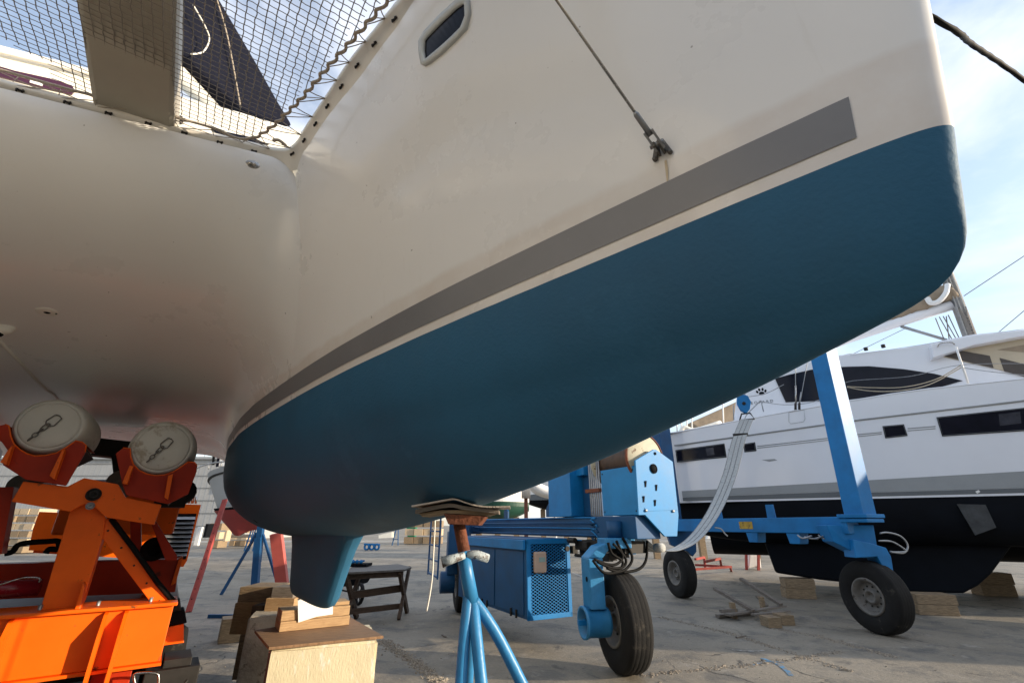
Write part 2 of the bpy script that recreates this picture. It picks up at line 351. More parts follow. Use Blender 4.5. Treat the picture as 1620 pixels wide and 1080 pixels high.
for pts, n, wd in (([atz(1040, 975, 0), atz(1150, 1000, 0), atz(1345, 1062, 0)], 1300, .07), ([atz(1215, 992, 0), atz(1290, 1005, 0), atz(1420, 1040, 0)], 900, .07), ([atz(1010, 1068, 0), atz(1200, 1050, 0), atz(1330, 1030, 0)], 900, .06)):
    q = seam('b', pts, int(n * .8), wd * .6, .004, .020, ''); b.add(q.v, q.f)
tag(b.build('rubble_seam', M['rubble']), 'crushed stone filling the broken seams of the yard slabs', 'rubble', kind='stuff')
# scattered grit
b = seam('c', [Vector((-5, 7, 0)), Vector((9, 11, 0))], 1400, 2.6, .004, .016, '')
tag(b.build('loose_grit', M['rubble']), 'loose grit scattered over the concrete yard', 'grit', kind='stuff')

# ================================================================== big catamaran
LZ = 2.35; DZ = 3.95
prof = [(-.30,4.58),(-.22,3.95),(-.13,3.2),(-.055,2.684),(-.022,2.478),(-.002,2.349),(.015,2.264),(.029,2.189),(.041,2.131),(.056,2.090),(.079,2.056),(.112,2.029),(.15,2.011),(.25,1.982),(.356,1.955),(.445,1.932),(.55,1.908),(.76,1.866),(1.02,1.813),(1.3,1.765),(1.6,1.720),(2.0,1.665),(2.487,1.608),(3.0,1.560),(3.6,1.523),(4.4,1.496),(5.2,1.492),(6.2,1.53),(7.2,1.63),(8.6,1.8)]
wx = [0,.0015,.005,.01,.016,.023,.052,.081,.145,.257,.383,.48,.759,1.115,1.39,1.746,2.485,3.48,4.2,4.73,5.5,6.3,7.4,8.6]
wy = [0,.0088,.0162,.0228,.0288,.034,.049,.06,.08,.108,.14,.163,.228,.311,.374,.449,.579,.703,.77,.80,.80,.76,.66,.5]
stz = [p[1] for p in prof[:12]][::-1]; sts = [p[0] for p in prof[:12]][::-1]
kbs = [p[0] for p in prof[9:]]; kbz = [p[1] for p in prof[9:]]
def hal(s, z):
    d = max(s - sinterp(z, stz, sts), 0); h = sinterp(d, wx, wy)
    if z < LZ:
        ze = min(max((LZ - z) / (LZ - sinterp(s, kbs, kbz)), 0), 1); pp = sinterp(s, [0,.3,1,2,4], [3.5,2.2,1.9,2.0,2.3])
        return h * (1 - ze ** pp) ** (1 / 1.9)
    up = min((z - LZ) / 1.55, 1.35)
    return h + sinterp(d, [0,.1,.5,1.0,1.58,2.7,9], [0,.035,.165,.28,.345,.352,.33]) * up ** 1.15
def dzf(s): return DZ + .62 * min(1, max(0, (1.3 - s) / 1.3)) ** 1.3  # bow sheer raised out of view to block sun from the bridge deck
ucum = [0]
for i in range(1, len(prof)): ucum.append(ucum[-1] + math.hypot(prof[i][0] - prof[i-1][0], prof[i][1] - prof[i-1][1]))
pss = [p[0] for p in prof]; pzs = [p[1] for p in prof]
def hull_rows(sign, nu=330, nv=56):
    rows = []
    U = [ucum[11] * i / 90 for i in range(90)] + [ucum[11] + (ucum[-1] - ucum[11]) * (i / (nu - 90)) ** 1.15 for i in range(nu - 90 + 1)]
    for u in U:
        ps = sinterp(u, ucum, pss); pz = sinterp(u, ucum, pzs)
        if ps >= kbs[0]: pz = sinterp(ps, kbs, kbz)
        qs = -.2 + .5 * u / ucum[11] if u < ucum[11] else max(ps, .3)
        row = []
        for j in range(nv):
            v = (j / (nv - 1)) ** 1.8; s = ps + (qs - ps) * v; z = pz + (dzf(qs) - pz) * v
            row.append((s, sign * hal(s, z) if j else 0.0, z))
        rows.append(row)
    return rows
def hull_bm(cl):
    """cl maps l of the port hull to l in the boat frame"""
    bm = bmesh.new()
    for sg in (1, -1):
        rows = hull_rows(sg); V = [[bm.verts.new(BW(s, cl(l), z)) for (s, l, z) in r] for r in rows]
        for i in range(len(V) - 1):
            for j in range(len(V[0]) - 1):
                try: bm.faces.new((V[i][j], V[i+1][j], V[i+1][j+1], V[i][j+1]))
                except ValueError: pass
    # transom
    last = [BW(8.6, cl(sg * hal(8.6, 1.8 + (DZ - 1.8) * k / 20)), 1.8 + (DZ - 1.8) * k / 20) for sg in (1, -1) for k in (range(21) if sg == 1 else range(20, 0, -1))]
    bm.faces.new([bm.verts.new(p) for p in last])
    bmesh.ops.remove_doubles(bm, verts=bm.verts, dist=.0004)
    bmesh.ops.recalc_face_normals(bm, faces=bm.faces)
    for f in bm.faces: f.smooth = len(f.verts) < 6
    return bm
def cut(bm, co, no, keep_pos):
    b = bm.copy()
    bmesh.ops.bisect_plane(b, geom=b.verts[:] + b.edges[:] + b.faces[:], plane_co=co, plane_no=no, clear_inner=keep_pos, clear_outer=not keep_pos)
    return b
def bm_obj(name, bm, m_, parent, push=0):
    if push:
        bm.normal_update(); ds = {v: v.normal.copy() for v in bm.verts}
        for v in bm.verts: v.co += ds[v] * push
    o0 = Vector((0, 0, 0)); p = parent
    while p is not None: o0 = o0 + Vector(p.location); p = p.parent
    for v in bm.verts: v.co -= o0
    me = bpy.data.meshes.new(name); bm.to_mesh(me); bm.free(); me.materials.append(m_)
    o = bpy.data.objects.new(name, me); C.objects.link(o); o.parent = parent; return o
cat_ = thing('catamaran', BW(3, 1.8, 0), 'large cream sailing catamaran with blue antifouling and grey stripe looming overhead', 'catamaran')
UP = Vector((0, 0, 1))
hullbvh = None
for k, cl in enumerate((lambda l: l, lambda l: 3.6 - l)):
    bm = hull_bm(cl)
    if k == 0:
        hullbvh = BVHTree.FromBMesh(bm)
    top = cut(bm, (0, 0, LZ), (0, 0, 1), True); bot = cut(bm, (0, 0, LZ), (0, 0, 1), False)
    st = cut(bm, (0, 0, 2.388), (0, 0, 1), True); st = cut(st, (0, 0, 2.497), (0, 0, 1), False)
    e0 = atz(1355.6, 218.5, 2.388) - BOW; e1 = atz(1341.7, 154, 2.495) - BOW; ed = (e1.dot(AX) - e0.dot(AX)) / .107
    st = cut(st, BW(e0.dot(AX), 0, 2.388), (AX - UP * ed).normalized(), True)
    ho = bm_obj('hull', top, M['gel'], cat_)
    bm_obj('antifouling', bot, M['blue'], ho)
    bm_obj('stripe', st, M['stripe'], ho, .0025)
    # mini keel
    kb = MB(); rows = []
    for (z, s0, s1, hw) in ((1.62, 3.40, 5.50, .21), (1.52, 3.56, 5.42, .165), (1.42, 3.66, 5.36, .145), (1.25, 3.78, 5.28, .13), (1.08, 3.90, 5.20, .12), (1.03, 3.95, 5.16, .10), (1.01, 4.02, 5.08, .06)):
        r_ = []
        for i in range(41):
            a = 2 * math.pi * i / 40; c_, s_ = math.cos(a), math.sin(a)
            sx = (s0 + s1) / 2 - (s1 - s0) / 2 * math.copysign(abs(c_) ** .8, c_); ly = hw * math.copysign(abs(s_) ** .75, s_) * (1 if c_ > 0 else 1 - .12 * abs(c_))
            r_.append(BW(sx, cl(ly), z))
        rows.append(r_)
    kb.grid(rows); kb.add(rows[-1][:-1], [tuple(range(40))])
    kb.build('keel', M['blue'], ho)
    # deck of the hull, crown heightened to block low sun
    dk = MB(); rows = []
    for i in range(60):
        s = -.2 + 8.8 * i / 59; h = hal(s, dzf(s)); cr_ = min(.20, h * .5); rows.append([BW(s, cl(h * q), dzf(s) + .004 + cr_ * (1 - q ** 4)) for q in (-1, -.96, -.9, -.7, -.35, 0, .35, .7, .9, .96, 1)])
    dk.grid(rows, True); dk.build('side_deck', M['cream'], ho)
    bm.free()
def hit(x, y, off=0.0):
    r = ray(x, y).normalized(); p, n, i, d = hullbvh.ray_cast(Vector((0, 0, CAMH)), r)
    if n.dot(r) > 0: n = -n
    return p + n * off, n

# bridge deck: front face rolling down and aft into the flat tunnel roof
EDGE_S = 2.72; ZU = 2.66
def edge_z(l): 
    m = min(abs(l - 1.8), 1.0); return 3.90 - .07 * (1 - abs(l - 1.8)) if False else 3.89 - .10 * max(0, min(l, 2.4) - 1.0)
def edge_s(l): return EDGE_S + .11 * (min(l, 2.4) - 1.1) * (1 if l < 2.4 else 1)
bd = MB(); rows = []
NTH = 56; NL = 3.5
def bridge_pt(s, zu, Rl, side_l=None): pass
for i in range(NTH + 12):
    if i <= NTH:
        th = math.pi / 2 * (i / NTH); ds = NL * (1 - math.cos(th)); fz = math.sin(th)
    else: ds = NL + (i - NTH) / 11 * (6.2 - NL); fz = 1
    s0 = EDGE_S + ds
    Rr = sinterp(i / NTH, [0, .08, .4, 1], [.14, .42, .85, .45])
    row = []
    for side in (0, 1):
        seg_ = []
        z_top = (3.86 + (ZU - 3.86) * fz); z0 = max(z_top - Rr * 1.0, LZ + .08)
        l0 = hal(s0, z0); l0b = hal(s0, z0 + .05); tl = (l0b - l0)
        P0 = Vector((l0 - .002, z0)); P1 = P0 + Vector((tl, .05)).normalized() * (z_top - z0) * .62; P3 = Vector((l0 + tl * 4 + Rr, z_top)); P2 = P3 - Vector((Rr * .62, 0))
        for k in range(15):
            t = k / 14; q = P0 * (1-t)**3 + P1 * 3*t*(1-t)**2 + P2 * 3*t*t*(1-t) + P3 * t**3
            seg_.append(q)
        for k in range(1, 9):
            seg_.append(Vector((P3.x + (1.8 - P3.x) * k / 8, z_top)))
        if side == 0: row += seg_
        else: row += [Vector((3.6 - q.x, q.y)) for q in seg_[::-1][1:]]
    out = []
    for q in row:
        l, z = q.x, q.y; wgt = min(1, max(0, (l - .9) / .4)) * min(1, max(0, (2.8 - l) / .4)) if True else 1
        fade = 1 - min(1, ds / NL)
        sshift = .12 * (min(l, 2.5) - 1.1) * fade if l > 1.1 else 0
        zshift = -(3.90 - edge_z(l)) * (1 - fz) if l > 1.0 else 0
        out.append(BW(s0 + sshift * min(1, max(0, (3.0 - l) / .5)), l, z + zshift * min(1, max(0, (3.1 - l) / .7))))
    rows.append(out)
bd.grid(rows)
bdo = bd.build('bridge_deck', M['gelshine'], cat_)
dk = MB(); dk.prism([BW(3.1, .9, 3.70), BW(3.1, 2.7, 3.70), BW(8.4, 2.7, 3.70), BW(8.4, .9, 3.70)], (0, 0, .04)); dk.build('deck_floor', M['cream'], cat_)
# transverse rear wall of the bridge deck
dk = MB(); dk.prism([BW(8.9, .6, 2.68), BW(8.9, 3.0, 2.68), BW(8.9, 3.0, 3.9), BW(8.9, .6, 3.9)], AX * .05); dk.build('rear_bulkhead', M['gel'], cat_)

# lip along the trampoline opening (front edge of the bridge deck, rounded corner, inboard deck edge)
lip_px = [(-60, 112), (0, 130), (107, 158), (164, 172), (283, 202), (360, 220)]
lippath = []
for x, y in lip_px:
    r = ray(x, y); P = atz(x, y, 3.85)
    for _ in range(6):
        l = (P - BOW).dot(SX); P = atz(x, y, edge_z(l))
    lippath.append(P)
for x, y in [(400, 229.5), (431, 237), (455, 237.5), (470, 226), (480, 209), (515, 156), (553, 99), (592, 51), (632, 4)]: lippath.append(atz(x, y, 3.89))
P9 = lippath[-1]; lippath += [BW(1.0, hal(1.0, 3.9), 3.89), BW(.6, hal(.6, 3.9), 3.89), BW(.2, hal(.2, 3.9), 3.89)]
lp = catmull(lippath, 6)
def sweep(path, sec):
    b = MB(); rows = []
    for i, p in enumerate(path):
        d = (path[min(i+1, len(path)-1)] - path[max(i-1, 0)]); d.z = 0; d.normalize(); nrm = Vector((d.y, -d.x, 0))
        rows.append([p + nrm * a + UP * c for a, c in sec])
    b.grid(rows, True); return b
# nrm points into the opening
sec = [(-.075, -.11), (-.05, -.075), (-.02, -.03), (-.004, -.014), (.004, -.006), (.004, .02), (-.01, .028), (-.10, .028)]
lipmb = sweep(lp, sec); lipmb.build('deck_lip', M['gelrim'], cat_)
# trampoline net
NZ = 3.84
def net_edge_l(s):   # inboard edge of net towards the port hull
    return interp(s, [.6, 1.0, 1.38, 1.85, 2.126, 2.396, 2.55, 2.66, 2.72], [.55, .70, .845, .976, 1.045, 1.128, 1.19, 1.26, 1.5])
def nsag(s, l): return -.02 * math.sin(min(1, max(0, (s - .6) / 2.1)) * math.pi)
nb = MB(); rnd = random.Random(3); 
def net_s1(l): return interp(l, [1.2, 1.25, 1.56, 2.4, 3.2], [2.62, 2.64, 2.70, 2.90, 2.95])
def nz(s, l): return NZ + nsag(s, l)
pitch_l, pitch_s = .040, .0335
l = 1.0 - 10 * pitch_l
ll = []
while l < 3.2: ll.append(l); l += pitch_l
for l in ll:
    pts = []; k = 0; s = .6; ph = rnd.random() * 6
    while s < net_s1(l):
        if net_edge_l(s) <= l <= 3.6 - net_edge_l(s): pts.append(BW(s, l + .0018 * math.sin(s * 95 + ph) + .002 * rnd.uniform(-1, 1), nz(s, l)))
        s += pitch_s
    if len(pts) > 2: nb.tube(pts, .0024, 4, False)
s = .62
while s < 3.0:
    pts = []; l = .5; ph = rnd.random() * 6
    while l < 3.15:
        if net_edge_l(min(s, 2.69)) <= l <= 3.6 - net_edge_l(min(s, 2.69)) and s < net_s1(l): pts.append(BW(s + .003 * math.sin(l * 80 + ph), l, nz(s, l)))
        l += pitch_l
    if len(pts) > 2: nb.tube(pts, .0024, 4, False)
    s += pitch_s
neto = nb.build('trampoline_net', M['net'], cat_)
# bolt rope (wavy) along the net edge and the lacing to the lip
edge = [(s_, net_edge_l(s_)) for s_ in [.7 + .06 * i for i in range(33)]] + [(2.68, 1.31), (net_s1(1.45), 1.45), (net_s1(1.7), 1.7), (net_s1(1.95), 1.95), (net_s1(2.2), 2.2), (net_s1(2.5), 2.5), (net_s1(2.6), 2.75)]
ep = catmull([BW(a, b_, nz(a, b_)) for a, b_ in edge], 5)
acc = 0; wp = []
for i, p in enumerate(ep):
    if i: acc += (ep[i] - ep[i-1]).length
    amp = .009 if i < 160 else .002
    wp.append(p + SX * amp * math.sin(acc * 75) + AX * amp * .5 * math.sin(acc * 75 + 1))
b = MB(); b.tube(wp, .0085, 6); b.build('bolt_rope', M['rope'], neto)
b = MB()
def lip_near(p):
    return min(lp, key=lambda q: (q - p).length)
acc = 0; last = 0; flip = 0; hooks = []
i = 0
L_ = 0; cuts = []
for i in range(1, len(lp)):
    L_ += (lp[i] - lp[i-1]).length
    if L_ > .145: cuts.append(lp[i]); L_ = 0
for c in cuts:
    j = min(range(len(wp)), key=lambda q: (wp[q] - c).length)
    if (wp[j] - c).length > .4: continue
    for dj in (-5, 5):
        e = wp[min(max(j + dj, 0), len(wp) - 1)]; b.tube([c + UP * .0, (c + e) / 2 + UP * -.004, e], .0028, 5)
    b.tube([c, wp[j]], .0024, 5)
b.build('lacing', M['rope'], neto)
# frayed rope end at the corner
b = MB(); q = atz(432, 222, 3.84); b.tube(catmull([q, q + SX * -.03 + AX * -.02 + UP * .0, q + SX * -.075 + AX * -.01 + UP * -.01], 5), .010, 7, radii=None); b.build('rope_tail', M['rope'], neto)
# catwalk beam above the net
b = MB(); b.prism([BW(.5, 1.625, 3.90), BW(.5, 2.015, 3.90), BW(3.15, 2.015, 3.80), BW(3.15, 1.625, 3.80)], (0, 0, .13)); b.build('catwalk_beam', M['beamp'], cat_, bevel=.03)
# forward cross beam and seagull striker
b = MB(); b.tube([BW(.5, .1, 3.86), BW(.5, 3.5, 3.86)], .075, 16); b.build('cross_beam', M['galv'], cat_)
# cabin front / coachroof with windows
def SP(x, y, s): return atS(x, y, s)
b = MB(); cb = [SP(-120, 40, 3.9), SP(0, 67, 3.9), SP(155, 108, 3.9), SP(279, 147, 3.9), SP(379, 174, 3.9), SP(478, 205, 3.9)]
bot_ = [Vector((p.x, p.y, 3.75)) for p in cb]
bk = [p + AX * 3.6 + UP * .1 for p in cb]; lowbk = [p + AX * 3.6 for p in bot_]
b.grid([bot_, cb, bk, lowbk], False); b.add([bot_[0], cb[0], bk[0], lowbk[0]], [(0, 1, 2, 3)]); b.add([bot_[-1], cb[-1], bk[-1], lowbk[-1]], [(0, 1, 2, 3)])
cabin = b.build('cabin', M['cream'], cat_, bevel=.05)
b = MB(); b.prism([SP(x, y, 3.895) for x, y in [(-40, 98), (0, 107), (24, 114), (79, 126), (114, 137), (119, 145), (114, 151), (79, 143), (0, 123), (-40, 112)]], -AX * .012)
wn_ = b.build('window', M['purple'], cabin)
b = MB(); b.prism([SP(x, y, 3.88) for x, y in [(48, 127), (68, 132), (67, 137), (47, 131)]], -AX * .004); b.build('window_decal', M['white'], wn_)
b = MB(); b.prism([SP(x, y, 3.895) for x, y in [(283, 183), (289, 186), (290, 196), (284, 198)]], -AX * .012); b.build('window', M['glass'], cabin)
b = MB(); b.prism([SP(x, y, 3.895) for x, y in [(335, 205), (400, 219), (425, 230), (395, 226), (345, 214)]], -AX * .012); b.build('window', M['glass'], cabin)
b = MB(); b.bar(SP(-120, 52, 3.86), SP(155, 119, 3.86), .02, .035); b.build('grab_rail', M['gelrim'], cabin)
# mast, boom with navy stack pack
mb_ = BW(3.9, 2.1, 0); b = MB(); b.lathe((mb_.x, mb_.y, 0), UP, [(.07, 4.6), (.07, 12)], 20); b.build('mast', M['white'], cat_)
PX = Vector((-2.85, 0, 0)); NX = Vector((1, 0, 0))
def XP(x, y): return atplane(x, y, PX, NX)
b = MB(); b.prism([XP(x, y) for x, y in [(255, -40), (330, -40), (350, 0), (408, 100), (440, 158), (466, 201), (420, 190), (380, 172), (335, 132), (285, 80), (262, 40)]], (-.32, 0, 0)); b.build('sail_cover', M['navy'], cat_, bevel=.05)
b = MB(); b.tube([XP(262, 66) + Vector((-.16, 0, -.04)), XP(290, 92) + Vector((-.16, 0, -.04)), XP(372, 172) + Vector((-.16, 0, -.06))], .055, 14, radii=[.10, .095, .06]); b.build('boom', M['cream'], cat_)
b = MB(); b.tube(catmull([XP(338, 0) + NX * .03, XP(352, 60) + NX * .05, XP(376, 170) + NX * .03], 6), .009, 6); b.build('boom_line', M['rope'], cat_)
b = MB(); b.tube(catmull([XP(287, 8) + NX * .1, XP(302, 40) + NX * .12, XP(310, 62) + NX * .12, XP(300, 82) + NX * .12, XP(284, 86) + NX * .1], 6), .007, 6); b.build('reef_line', M['cream'], cat_)
# porthole
outer = [(664,67),(664.5,84),(668,103),(673,105.8),(681,102),(700,87),(722,66),(740,47),(745.5,22),(743.5,1),(736,-4),(725.5,0),(700,23),(672,52)]
inner = [(674,66),(673.5,82),(675,94.5),(677,94.6),(683,89.5),(700,75.5),(718,59),(731,46),(738,28),(737,9.5),(734,9),(724,15.5),(700,38),(679,59.5)]
po = [hit(*q) for q in outer]; pi = [hit(*q) for q in inner]
nn = sum((n for p, n in po), Vector((0, 0, 0))).normalized(); n_ = len(outer)
b = MB(); vs = [p - n * .004 for p, n in po] + [p + nn * .010 for p, n in po]
vs += [po[i][0].lerp(pi[i][0], .55) + nn * .016 for i in range(n_)] + [p + nn * .012 for p, n in pi] + [p + nn * .003 for p, n in pi]
b.add(vs, [(r_ * n_ + i, r_ * n_ + (i + 1) % n_, (r_ + 1) * n_ + (i + 1) % n_, (r_ + 1) * n_ + i) for r_ in range(4) for i in range(n_)], True)
port = b.build('porthole', M['frame'], cat_)
b = MB(); cen = sum((p for p, n in pi), Vector((0, 0, 0))) / n_; gl = [p + nn * .004 for p, n in pi]; b.add(gl + [cen + nn * .009], [(i, (i + 1) % n_, n_) for i in range(n_)], True); b.build('pane', M['glass'], port)
# bobstay rod with toggle on the hull side
fp, fn = hit(1047, 238); top = BW(.52, 1.78, 3.86)
d = (top - fp).normalized()
b = MB(); b.tube([fp + fn * .035 + d * .10, top], .0042, 8); st_ = b.build('stay_rod', M['steel'], cat_)
b = MB(); q0 = fp + fn * .035
b.tube([q0 + d * .03, q0 + d * .10, q0 + d * .104, q0 + d * .108], .0075, 10, radii=[.0085, .008, .0065, .0045])
u_, v_ = frame_of(fn); side = (UP - fn * UP.dot(fn)).normalized(); sd_ = fn.cross(side).normalized()
b.build('swage', M['galv'], st_)
b = MB()
for t_ in (-1, 1):
    c = q0 + sd_ * .011 * t_ ; b.bar(c + d * .045, c - d * .018, .006, .018, fn)
b.tube([q0 - sd_ * .02, q0 + sd_ * .02], .006, 8); b.build('toggle', M['galv'], st_)
b = MB()
for (a1, a2) in ((-.022, .012), (.022, -.006)):
    c0 = fp + sd_ * a1 - side * .02; c1 = fp + sd_ * (a1 * .35) + side * .022
    b.bar(c0 + fn * .005, c1 + fn * .005, .013, .008, fn)
    for c in (c0, c1): b.lathe(c, fn, [(.0, .011), (.007, .011), (.007, 0)], 10)
for k in (-.007, .007): b.prism([fp + sd_ * (k - .003) - side * .016, fp + sd_ * (k - .003) + side * .012, fp + sd_ * (k - .003) + side * .006 + fn * .046, fp + sd_ * (k - .003) - side * .008 + fn * .046], sd_ * .006)
b.build('chain_plate', M['rim'], st_)
M['stain'] = mat('rust_weep', (.58, .47, .30), rough=.4, var=.2, vs=30)
b = MB(); sp_l = [hit(1053, 254), hit(1055, 268), hit(1056, 284), hit(1057.5, 298)]
b.grid([[p + n * .0015 - AX * w_ , p + n * .0015 + AX * w_] for (p, n), w_ in zip(sp_l, (.0035, .0045, .003, .0008))]); b.build('rust_weep', M['stain'], cat_)
# bow eye / hull fittings
def surf_hit(x, y):
    best = None
    for o_ in (bdo,):
        pass
    r = ray(x, y).normalized(); return bdbvh.ray_cast(Vector((0, 0, CAMH)), r)
bdbvh = BVHTree.FromPolygons([v for v in bd.v], bd.f)
def bhit(x, y):
    r = ray(x, y).normalized(); a = bdbvh.ray_cast(Vector((0, 0, CAMH)), r); c = hullbvh.ray_cast(Vector((0, 0, CAMH)), r)
    if a[0] is None or (c[0] is not None and c[3] < a[3]): a = c
    n = a[1] if a[1].dot(r) < 0 else -a[1]
    return a[0], n
lipbvh = BVHTree.FromPolygons(lipmb.v, lipmb.f)
for x, y in [(32,143),(107,162),(172,179),(235,195),(292,210),(348,225),(402,239),(463,243),(482,222),(500,196),(519,168),(541,137),(566,104),(593,70),(625,31)]:
    r = ray(x, y).normalized(); c_ = [h_ for h_ in (lipbvh.ray_cast(Vector((0, 0, CAMH)), r), hullbvh.ray_cast(Vector((0, 0, CAMH)), r), bdbvh.ray_cast(Vector((0, 0, CAMH)), r)) if h_[0] is not None]
    h_ = min(c_, key=lambda q: q[3]); p0 = h_[0]; n = h_[1] if h_[1].dot(r) < 0 else -h_[1]
    near = min(range(len(lp)), key=lambda i: (lp[i] - p0).length); d = (lp[min(near+1, len(lp)-1)] - lp[max(near-1,0)]).normalized(); dn = (UP - n * UP.dot(n)).normalized()
    b = MB()
    for q in (-1, 1):
        c = p0 + d * .011 * q; b.tube([c - n * .004 + dn * .006, c + n * .010, c + n * .012 - dn * .010], .0048, 6)
    b.box(p0 + n * .003, (.034, .004, .010), (d, n, d.cross(n))); b.build('lashing_hook', M['darkst'], cat_)
def dome(p, n, ux, rx, ry, h, m_, name, extra=None, parent=None):
    ux = (ux - n * ux.dot(n)).normalized(); uy = n.cross(ux).normalized(); b = MB(); rows = []
    for i in range(7):
        a = math.pi / 2 * i / 6; rows.append([p + n * (h * math.sin(a) - .001) + ux * math.cos(2 * math.pi * k / 24) * rx * max(math.cos(a), .02) + uy * math.sin(2 * math.pi * k / 24) * ry * max(math.cos(a), .02) for k in range(25)])
    b.grid(rows); return b.build(name, m_, parent or cat_), ux, uy
p, n = bhit(400, 260)
o_, ux, uy = dome(p, n, SX, .042, .028, .006, M['steel'], 'vent_cover'); dome(p + ux * .006, n, SX, .026, .017, .020, M['steel'], 'vent_cowl', parent=o_)
p, n = bhit(75, 493)
o_, ux, uy = dome(p, n, SX, .062, .048, .010, M['cream'], 'drain_fitting'); dome(p + n * .009, n, SX, .018, .012, .004, M['grate'], 'drain_hole', parent=o_)
for kx in (-.044, .044): dome(p + n * .003 + SX * kx, n, SX, .006, .006, .006, M['darkst'], 'screw', parent=o_)
p, n = bhit(5, 519)
o_, ux, uy = dome(p, n, SX, .06, .045, .05, M['cream'], 'drain_fitting'); dome(p + n * .02 + SX * .02 - UP * .02, n, SX, .035, .026, .034, M['grate'], 'drain_hole', parent=o_)
# keel-like chine rail running aft under the bridge deck
b = MB(); path = [bhit(*q) for q in [(-14, 525), (30, 570), (60, 603), (74, 616), (84, 622), (120, 660)]]
b.tube([p + n * .002 for p, n in path], .012, 6); b.build('chine_rail', M['gelrim'], cat_)
# impeller hole in the keel root
dome(*[bhit(404, 824)[k] for k in (0, 1)], SX, .03, .03, .004, M['grate'], 'skin_fitting')

# black mooring rope from the far side of the bow
rp = [BW(.25, -.16, 3.75), atY(1478, 30, 1.05), atY(1540, 72, 1.25), atY(1620, 127, 1.5), atY(1800, 262, 2.0)]
b = MB(); pts = catmull(rp, 14); acc = 0; off = []
for i, q in enumerate(pts): off.append(q + UP * .003 * math.sin(i * 1.9) + NX * .002 * math.cos(i * 1.9))
b.tube(off, .010, 8); tag(b.build('mooring_rope', M['hose'], org=rp[0]), 'thick black rope running out past the bow into the sky', 'rope')

# ================================================================== keel support
def ground_box(name, px, py_top, z_top, size, rz, label, cat, m_, group=None): pass
def obox(c, size, rz):
    ax = (Vector((math.cos(rz), math.sin(rz), 0)), Vector((-math.sin(rz), math.cos(rz), 0)), UP); return c, size, ax
ZB = .72
blk_fl = atz(425.5, 1027, ZB); blk_fr = atz(598, 1013, ZB); bx = (blk_fr - blk_fl); bw_ = bx.length; bx.normalize(); by = Vector((-bx.y, bx.x, 0))
blk_c = blk_fl + bx * bw_ / 2 + by * .36; blk_c.z = 0
def chipped(c, sx, sy, h, axx, axy, seed=1):
    rnd = random.Random(seed); bm = bmesh.new(); bmesh.ops.create_cube(bm, size=1)
    for v in bm.verts:
        p = Vector((v.co.x * sx, v.co.y * sy, v.co.z * h)); v.co = p
    bmesh.ops.bevel(bm, geom=bm.edges[:], offset=.018, segments=2, affect='EDGES')
    bmesh.ops.subdivide_edges(bm, edges=[e for e in bm.edges if e.calc_length() > .1], cuts=7, use_grid_fill=True)
    for v in bm.verts: v.co += Vector((rnd.uniform(-1, 1), rnd.uniform(-1, 1), rnd.uniform(-1, 1))) * .0014
    for v in bm.verts: v.co = c + axx * v.co.x + axy * v.co.y + UP * (v.co.z)
    return bm
bm = chipped(blk_c + UP * (ZB / 2), bw_, .72, ZB, bx, by); 
for v in bm.verts: v.co -= Vector((blk_c.x, blk_c.y, 0))
me = bpy.data.meshes.new('concrete_block'); bm.normal_update()
for f in bm.faces:
    if f.calc_center_median().dot(-bx) > bw_ / 2 - .012: f.material_index = 1
me.materials.append(M['block']); me.materials.append(M['blockred']); bm.to_mesh(me); bm.free()
o = bpy.data.objects.new('concrete_block', me); C.objects.link(o); o.location = (blk_c.x, blk_c.y, 0)
tag(o, 'big yellowish painted concrete block in sunlight carrying the keel timbers', 'concrete block')
# plywood sheet
def slab(name, pts, th, m_, label, cat, group=None, bevel=.003):
    b = MB(); c = sum((Vector(p) for p in pts), Vector((0, 0, 0))) / len(pts); b.prism(pts, (0, 0, -th)); o_ = b.build(name, m_, org=(c.x, c.y, pts[0][2] - th), bevel=bevel)
    return tag(o_, label, cat, group)
zt = ZB + .024
q = [atz(403, 996, zt), atz(425.5, 1023, zt), atz(607, 1005, zt), atz(548, 972, zt)]
slab('plywood_sheet', [q[0], q[1], q[2], q[3]], .02, M['ply'], 'brown plywood sheet lying on the sunlit concrete block', 'plywood')
# chock: thick planks stacked under the keel
zc = zt + .001
cf_l = atz(441, 1000, zt); cf_r = atz(552, 988, zt)
cx = (cf_r - cf_l).normalized(); cy = Vector((-cx.y, cx.x, 0)); cw = (cf_r - cf_l).length
def plank(cl_, w_, d_, h_, z_, name, m_, label, cat='timber', rz=0, group=None):
    ax_ = cx * math.cos(rz) + cy * math.sin(rz); ay_ = Vector((-ax_.y, ax_.x, 0)); c = cl_ + ax_ * w_ / 2 + ay_ * d_ / 2; b = MB(); c0 = Vector((c.x, c.y, z_ + h_ / 2)); b.box(c0, (w_, d_, h_), (ax_, ay_, UP))
    return tag(b.build(name, m_, org=(c.x, c.y, z_), bevel=.004), label, cat, group)
plank(cf_l, cw, .30, .075, zt + .002, 'timber_plank', M['wood1'], 'lower thick plank on the plywood under the blue keel')
plank(cf_l + cx * .0 + cy * .01, cw * .99, .27, .08, zt + .079, 'timber_plank', M['wood1'], 'upper pale plank directly behind the white sheet under the keel')
plank(cf_l + cx * (cw * .72) + cy * .05, cw * .27, .2, .03, zt + .161, 'timber_offcut', M['wood1'], 'thin short offcut on the plank right of the keel tip')
# white padding between keel and planks
b = MB(); fy = cf_l + cy * -.014
fx = [atplane(471, 946, fy, cy), atplane(527, 948, fy, cy), atplane(526.5, 971, fy, cy), atplane(500, 975, fy, cy), atplane(472, 984, fy, cy)]
b.prism(fx, cy * .008); w0 = b.build('padding_sheet', M['white'], org=(fx[0].x, fx[0].y, fx[2].z)); tag(w0, 'white foam sheet hanging over the planks under the keel', 'padding')
b.v = []; 
